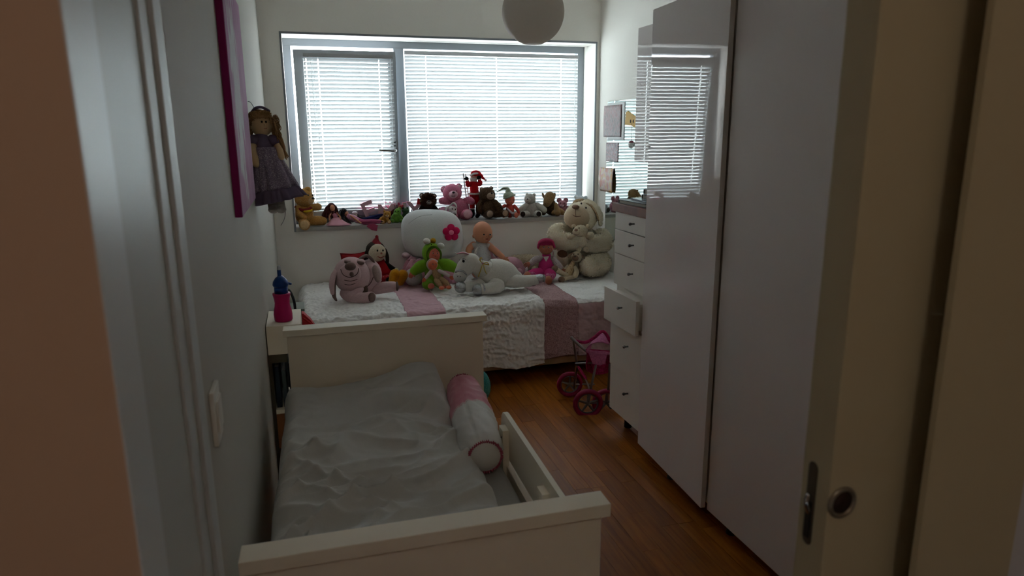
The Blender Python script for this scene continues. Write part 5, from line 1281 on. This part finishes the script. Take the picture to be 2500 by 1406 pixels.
for pts in ([(1386, 572, -4, 20), (1362, 572, -20, 22), (1366, 590, -40, 23), (1396, 597, -54, 20), (1420, 594, -58, 16)], [(1466, 580, -4, 20), (1470, 594, -24, 22), (1452, 600, -44, 21), (1430, 600, -52, 18)]):
    a = T.T('arm', pts, cb_, seg=18); fur(a, 7000, 5, cb_)
l = T.T('leg', [(1456, 640, -10, 32), (1458, 645, -34, 30), (1444, 650, -58, 26), (1438, 652, -70, 24)], cb_, seg=20); fur(l, 8000, 5, cb_)
l = T.T('leg', [(1400, 646, -10, 24), (1386, 640, -34, 20), (1377, 626, -50, 16)], cb_, seg=18); fur(l, 4000, 4, cb_); T.E('paw_pad', 1375, 624, 12, 4, 9, plush('pad_brown', '#6e4c3a'), -65, par=l, a=-10)
# --- small cream bear in its arms
T = Toy('teddy_bear', 'small cream teddy bear hugged in the arms of the huge bear', 'teddy bear', 1417, 4.37, .70, BG, py=590)
c2_ = plush('plush_cream2', '#cdbda2')
b = T.E('body', 1420, 592, 15, 13, 18, c2_, 0); fur(b, 900, 2.5, c2_)
h = T.E('head', 1417, 565, 18, 16, 16, c2_, -4); fur(h, 1600, 2.6, c2_); T.E('muzzle', 1407, 567, 10, 9, 8.5, c2_, -15, par=h); T.E('nose', 1406, 562, 4.4, 3, 3.4, mat('nose_brownpink', '#8a6652'), -23.5, par=h)
T.T('mouth', [(1401, 571, -21, .6), (1406, 574, -22, .6), (1412, 572, -21, .6)], mat('thread_brown', '#6b4c3c'), h, seg=6)
for x, y in ((1400, 557), (1413, 557)): T.E('eye', x, y, 1.5, 1.3, 1.7, EYE, -17 if x < 1405 else -19, par=h, seg=8, ring=6)
for x in (1400, 1434): T.E('ear', x, 552, 5.5, 3.5, 5.5, c2_, 0, par=h)
for pts in ([(1430, 580, -4, 6), (1438, 577, -14, 7.5), (1441, 573, -18, 8)], [(1406, 580, -4, 6), (1396, 580, -12, 7), (1390, 578, -16, 7)]): a = T.T('arm', pts, c2_); fur(a, 500, 2.4, c2_)
for x in (1412, 1430): T.T('leg', [(x, 604, -6, 7), (x + 1, 608, -16, 7)], c2_, smooth=False)
# --- little sheep in a floral dress
T = bedtoy('plush_sheep', 'little sheep plush in a floral dress with long legs by the bear foot', 'plush toy', 1394, 676)
sw = plush('sheep_cream', '#b8a68c'); sbw = plush('sheep_brown', '#7d6552')
b = T.T('dress', [(1398, 638, -30, 8), (1394, 648, -32, 13), (1388, 660, -36, 18)], fl, flat=.7)
h = T.E('head', 1407, 622, 13, 12, 13, sw, -30); fur(h, 900, 2.2, sw); T.E('muzzle', 1404, 625, 8.5, 7, 7.5, sbw, -38, par=h); T.E('nose', 1403, 622, 2, 1.6, 1.4, NOSE, -45, par=h)
for x in (1400, 1410): T.E('eye', x, 616, 1.3, 1.2, 1.4, EYE, -41, par=h, seg=8, ring=6)
T.T('ear', [(1417, 618, -30, 3), (1423, 622, -32, 4.5), (1426, 628, -34, 3)], sbw, h, flat=.5); T.T('ear', [(1396, 614, -28, 3), (1391, 617, -30, 4), (1388, 622, -32, 3)], sbw, h, flat=.5)
T.T('arm', [(1386, 645, -36, 4), (1376, 656, -44, 4), (1372, 664, -48, 4.4)], sw); T.T('arm', [(1404, 648, -40, 4.5), (1407, 658, -48, 6), (1404, 667, -52, 6.5)], sw)
for pts in ([(1392, 668, -44, 5), (1376, 664, -56, 6), (1362, 656, -60, 6.5), (1356, 652, -60, 7)], [(1400, 671, -46, 5), (1384, 674, -58, 5.5), (1372, 678, -66, 6)]):
    l = T.T('leg', pts, sw); e_ = pts[-1]; T.E('hoof', e_[0], e_[1], 8, 8, 8, sbw, e_[2] - 2, par=l)

# ------------------------------------------------------------------ RAG DOLL HANGING ON THE LEFT WALL
T = Toy('rag_doll', 'rag doll with curly brown hair in a purple dress hanging on the wall', 'doll', 668, 3.15, 1.19, None, py=500)
skn = plush('cotton_skin', '#d0b48c', var=.04); hbr = mat('yarn_brown', '#94714a', rough=.95, var=.3, vscale=.6); pur = mat('dress_purple', '#7d7086', rough=.9, col2='#b3aab6', vscale=.45, lo=.5, hi=.66, bump=.2, bscale=.5); pud = cloth('dress_purple_dark', '#6b5f76')
h = T.E('head', 656, 309, 27, 26, 28, skn, 0)
for x, y in ((658, 306), (667, 306)): T.E('eye', x, y, 2.4, 2, 2.8, EYE, -25 if x < 660 else -23, par=h, seg=10, ring=8)
T.E('nose', 664, 313, 2, 2, 1.7, skn, -25.5, par=h); T.T('mouth', [(660, 320, -23, .5), (664, 321.5, -23, .5), (668, 320, -22, .5)], mat('thread_red', '#8a1f22'), h, seg=6)
g = []
for i in range(150):
    a = random.uniform(-.15, math.pi + .15); r0 = 27
    x0 = 656 + r0 * math.cos(a) * .95; y0 = 306 - r0 * math.sin(a) * .95; d0 = random.uniform(-18, 20)
    if abs(x0 - 662) < 14 and y0 > 292: continue
    sw_ = random.uniform(-4, 4)
    out = 1 if x0 > 656 else -1
    ln = random.uniform(8, 24) if x0 < 668 else random.uniform(14, 46)
    g.append(T.tg([(x0 - out * 5, y0 + 3, d0, 1.6), (x0 + out * 4 + sw_, y0 + ln * .25, d0 - 5, 1.8), (x0 + out * 7 - sw_, y0 + ln * .6, d0 - 6, 1.7), (x0 + out * 8 + sw_, y0 + ln, d0 - 4, 1.2)], seg=6, n=3))
for i in range(40):
    x0 = 638 + random.uniform(0, 38); g.append(T.tg([(x0, 286, random.uniform(-20, -8), 1.8), (x0 + random.uniform(-3, 3), 290, -22, 2), (x0 + random.uniform(-4, 4), 294 + random.uniform(0, 4), -24, 1.6)], seg=6, n=3))
for i in range(34):                          # loose braid on the right
    x0 = 690 + random.uniform(-7, 7); g.append(T.tg([(x0 - 6, 318, random.uniform(-10, 6), 2), (x0 + random.uniform(-3, 6), 340, random.uniform(-10, 4), 2.2), (x0 + 6 + random.uniform(-4, 4), 362, random.uniform(-10, 4), 2), (x0 + 10 + random.uniform(-6, 6), 388 + random.uniform(-12, 4), random.uniform(-10, 4), 1.2)], seg=6, n=3))
for i in range(70):                          # loose curls at the sides and over the forehead
    sgn = random.choice((-1, 1, 1)); x0 = 656 + sgn * random.uniform(20, 30) + (6 if sgn > 0 else 0); y0 = random.uniform(286, 330); d0 = random.uniform(-18, 12); q = random.uniform(3.5, 6)
    g.append(T.tg([(x0 + q * math.cos(t_) * .8 + t_ * .6 * sgn, y0 + q * math.sin(t_) + t_ * 1.4, d0 + q * .5 * math.sin(t_ * 1.3), 1.1) for t_ in [k_ * .9 for k_ in range(9)]], seg=5, n=2))
for i in range(26):
    x0 = 640 + random.uniform(0, 38); y0 = 284 + random.uniform(-4, 6); q = random.uniform(3, 5)
    g.append(T.tg([(x0 + q * math.cos(t_), y0 + q * math.sin(t_) * .8 + t_ * .5, -22 - random.uniform(0, 2), 1.1) for t_ in [k_ * .9 for k_ in range(8)]], seg=5, n=2))
g.append(T.eg(652, 300, 29, 27, 27, 6))
T.J('hair', g, hbr, h)
T.T('headband', [(634, 285, 6, 3), (645, 274, -6, 3.4), (660, 271, -8, 3.4), (676, 278, -2, 3)], pud, h)
b = T.T('bodice', [(654, 336, 0, 17), (656, 350, 0, 24), (660, 366, -2, 24)], pud, flat=.8)
NA, NK = 72, 16; vs, fs = [], []
for k in range(NK + 1):
    q = k / NK; cx, cy = 659 + 16 * q, 362 + 100 * q; rx = 25 + 26 * q; ry = 21 + 16 * q
    for i in range(NA):
        a = 2 * math.pi * i / NA; w = 1 + (.03 + .07 * q) * math.sin(a * 11 + 1.5 * math.sin(a * 3))
        vs.append(T.L(cx, cy, -4) + Vector((math.cos(a) * rx * w, math.sin(a) * ry * w, math.cos(a) * 8 * q)))
for k in range(NK):
    for i in range(NA): fs.append((k * NA + i, k * NA + (i + 1) % NA, (k + 1) * NA + (i + 1) % NA, (k + 1) * NA + i))
o = link('skirt', mesh(vs, fs), pur, T.root); o.modifiers.new('s', 'SOLIDIFY').thickness = .8
vs, fs = [], []
for k in range(6):
    q = k / 5
    for i in range(NA * 2):
        a = math.pi * i / NA; w = 1 + (.03 + .07 * q) * math.sin(a * 17 + 2 * math.sin(a * 4)); rx = 51 + 13 * q; ry = 37 + 8 * q
        vs.append(T.L(675 + 4 * q, 460 + 30 * q, -4) + Vector((math.cos(a) * rx * w, math.sin(a) * ry * w, math.cos(a) * (8 + 4 * q))))
for k in range(5):
    for i in range(NA * 2): n2 = NA * 2; fs.append((k * n2 + i, k * n2 + (i + 1) % n2, (k + 1) * n2 + (i + 1) % n2, (k + 1) * n2 + i))
o = link('ruffle', mesh(vs, fs), pud, T.root); o.modifiers.new('s', 'SOLIDIFY').thickness = .8
for pts, sp in (([(636, 350, -10, 8), (632, 372, -18, 9), (634, 392, -22, 11), (638, 402, -22, 9)], (636, 350, -8)), ([(684, 352, -6, 7), (692, 370, -10, 8), (694, 386, -12, 9)], (680, 350, -4))):
    a = T.T('arm', pts, skn); T.E('puff_sleeve', sp[0], sp[1] - 3, 15, 14, 14, pud, sp[2], par=a)
for x in (664, 682): l = T.T('leg', [(x, 470, 0, 11), (x + 2, 500, -4, 11), (x + 3, 508, -8, 11)], plush('cotton_white', '#a8a39e', var=.04)); T.E('shoe', x + 3, 512, 12, 16, 9, plush('cotton_white', '#a8a39e'), -14, par=l)
T.T('hanging_loop', [(648, 282, 14, .8), (640, 262, 22, .8), (634, 254, 26, .8), (629, 253, 30, .8)], mat('loop_grey', '#6f6f70'), seg=6)
# --- thin cable below the doll on the wall
T2 = thing('wall_cable', 'thin grey cable curving down the wall below the hanging doll', 'cable', at(700, 530, 'Y', 4.79))
def wp(px, py): return tuple(at(px, py, 'Y', 4.793) - T2.location) + (.0022,)
tube('cable', [wp(694, 498), wp(697, 515), wp(694, 535), wp(686, 550)], mat('cable_grey', '#8a8a88'), T2, seg=6)
link('plug', mesh(*ell_geo(Vector(wp(693, 497)[:3]), (.006, .006, .01), None, 10, 8)), mat('cable_grey', '#8a8a88'), T2)

# ------------------------------------------------------------------ TURQUOISE TOY BESIDE THE HEADBOARD
T = Toy('plush_turtle', 'turquoise plush toy half hidden behind the headboard of the child bed', 'plush toy', 1172, 2.98, .0, None, py=960)
tq = plush('plush_turquoise', '#4aa0a0')
b = T.E('shell', 1164, 934, 36, 34, 44, tq); fur(b, 2500, 3, tq)
for v in (): pass
h = T.E('head', 1150, 885, 18, 18, 18, tq, 4)
for x in (1146, 1158): T.E('eye', x, 881, 2.4, 2, 2.6, EYE, -12, par=h, seg=8, ring=6)
for x in (1142, 1176): T.T('leg', [(x, 965, 0, 16), (x, T.y0 - 15, -4, 14)], tq, smooth=False)

# ------------------------------------------------------------------ DOLL STROLLER
T = Toy('doll_stroller', 'pink doll stroller with silver tubes and pink wheels by the drawers', 'stroller', 1437, 3.22, 0, None, py=1020)
y0 = T.y0; 
tb = mat('stroller_tube', '#8a8488', rough=.3, metal=.7); wp_ = mat('tyre_pink', '#8e1544', rough=.6); sp_ = mat('rim_grey', '#6f6a6c', rough=.5); fab = mat('fabric_pink', '#b52460', rough=.85, col2='#8c1648', vscale=.2, lo=.4, hi=.6, bump=.3, bscale=.5); fabl = mat('fabric_pink_light', '#b8648e', rough=.85, var=.2, vscale=.2, bump=.3, bscale=.4)
def wheel(px, py, dy, r, yaw):
    Rm = Matrix.Rotation(R_(yaw), 3, 'Z'); c = T.L(px, py, dy)
    def ring(R0, r0, n=40, m=12):
        vs, fs = [], []
        for i in range(n):
            a = 2 * math.pi * i / n
            for j in range(m):
                t_ = 2 * math.pi * j / m; rr = R0 + r0 * math.cos(t_) * (1 + .06 * (i % 2) * (math.cos(t_) > .5)); vs.append(c + Rm @ Vector((math.cos(a) * rr, math.sin(t_) * r0 * 1.25, math.sin(a) * rr)))
        for i in range(n):
            for j in range(m): fs.append((i * m + j, ((i + 1) % n) * m + j, ((i + 1) % n) * m + (j + 1) % m, i * m + (j + 1) % m))
        return vs, fs
    w = link('wheel', mesh(*ring(r * .84, r * .16)), wp_, T.root)
    g = [ring(r * .66, r * .05)]
    for k in range(5):
        a = 2 * math.pi * k / 5 + .3; g.append(tube_geo([tuple(c) + (r * .10,), tuple(c + Rm @ Vector((math.cos(a) * r * .66, 0, math.sin(a) * r * .66))) + (r * .07,)], seg=8, smooth=False))
    g.append(ell_geo(c, (r * .14, r * .16, r * .14), None, 12, 8))
    link('rim', mesh(*joined(g)), sp_, w)
wheel(1435, 983, -2, 37, 12); wheel(1480, 978, 34, 36, 12)
wheel(1387, 930, (y0 - 930 - 34) / T.phi, 34, 12)
for pts in ([(1393, 816, 10, 3.6), (1402, 826, 6, 3.6), (1424, 846, 0, 3.6), (1432, 849, 0, 3.6), (1486, 853, 20, 3.6)],):
    hb_ = T.T('handle_bar', pts, tb)
T.T('frame_tube', [(1452, 886, 4, 3), (1442, 940, 0, 3), (1436, 982, -2, 3)], tb); T.T('frame_tube', [(1398, 824, 12, 3), (1405, 880, 50, 3), (1398, 940, 110, 3)], tb)
T.T('frame_tube', [(1486, 880, 30, 3), (1484, 940, 32, 3), (1481, 978, 33, 3)], tb); T.T('frame_tube', [(1404, 880, 30, 2.6), (1448, 878, 6, 2.6)], tb, smooth=False); T.T('frame_tube', [(1408, 888, 24, 2.6), (1432, 930, 6, 2.6), (1438, 950, 0, 2.6)], tb)
T.T('axle', [(1436, 983, -2, 2), (1480, 979, 34, 2)], tb, smooth=False); T.T('axle', [(1387, 930, (y0 - 964) / T.phi, 2), (1450, 928, (y0 - 962) / T.phi, 2)], tb, smooth=False)
T.T('footrest', [(1411, 890, 20, 4), (1424, 912, 10, 5), (1428, 918, 6, 4)], fab, flat=.5)
NU, NV = 24, 20; vs, fs = [], []
for i in range(NU + 1):
    for j in range(NV + 1):
        u, v = i / NU, j / NV
        x = 1428 + u * 60 + 2 * math.sin(v * 6); zt = 846 + v * 54; sag = math.sin(u * math.pi)
        d = 0 + u * 24 + (math.sin(v * 2.4) * 34 + 4 * noise.noise(Vector((u * 5, v * 5, 0)))) * (.4 + .6 * sag)
        vs.append(T.L(x + (v * v) * 10 * (.5 - u), zt + 6 * sag * v, d - 6))
for i in range(NU):
    for j in range(NV): a = i * (NV + 1) + j; fs.append((a, a + 1, a + NV + 2, a + NV + 1))
o = link('seat_fabric', mesh(vs, fs), fab, T.root); o.modifiers.new('s', 'SOLIDIFY').thickness = 1.2
T.T('bar_cover', [(1430, 849, -1, 5), (1455, 852, 8, 5.4), (1482, 852, 18, 5)], fabl)
T.B('front_panel', [(1434, 853), (1478, 855), (1474, 878), (1462, 884), (1444, 880)], -4, -1.5, fabl)
NU, NV = 20, 14; vs, fs = [], []
for i in range(NU + 1):
    for j in range(NV + 1):
        u, v = i / NU, j / NV; a = -.3 + u * 2.6
        x = 1462 - 32 * math.cos(a) * (1 - .3 * v); z = 846 - 52 * math.sin(a) * (.4 + .6 * v) * (1 - .12 * abs(noise.noise(Vector((u * 4, v * 4, 3))))); vs.append(T.L(x, z, 20 + v * 46 + 3 * noise.noise(Vector((u * 6, v * 6, 1)))))
for i in range(NU):
    for j in range(NV): a = i * (NV + 1) + j; fs.append((a, a + 1, a + NV + 2, a + NV + 1))
o = link('hood', mesh(vs, fs), fabl, T.root); o.modifiers.new('s', 'SOLIDIFY').thickness = 1.2
T.T('hood_edge', [(1398, 822, 16, 3), (1425, 826, 20, 4), (1446, 814, 24, 4), (1468, 796, 28, 4), (1486, 820, 34, 4)], fab)
T.B('basket', [(1440, 884), (1476, 884), (1470, 902), (1450, 905)], 4, 40, fab)

# ------------------------------------------------------------------ settle the toys on what carries them
def low(o):
    m = 1e9
    for c in o.children_recursive:
        if c.type == 'MESH' and c.get('kind') != 'stuff' and c.name.split('.')[0] not in ('scarf_end', 'skirt', 'paw_pad', 'sole'):
            m = min(m, min(v.co.z for v in c.data.vertices))
    return m
for T in TOYS:
    if T.root.name.startswith(('doll_stroller',)) or T.P.z > .95 or T.P.z < .4 or abs(T.P.z - .70) < .01: continue
    z = low(T.root)
    if T.root['label'].startswith('golden') or z > 9: continue
    T.root.location.z += (-z - .6) * T.k
    if DEBUG: print('SETTLE', T.root.name, round(z, 1), round(T.x0), round(T.y0))
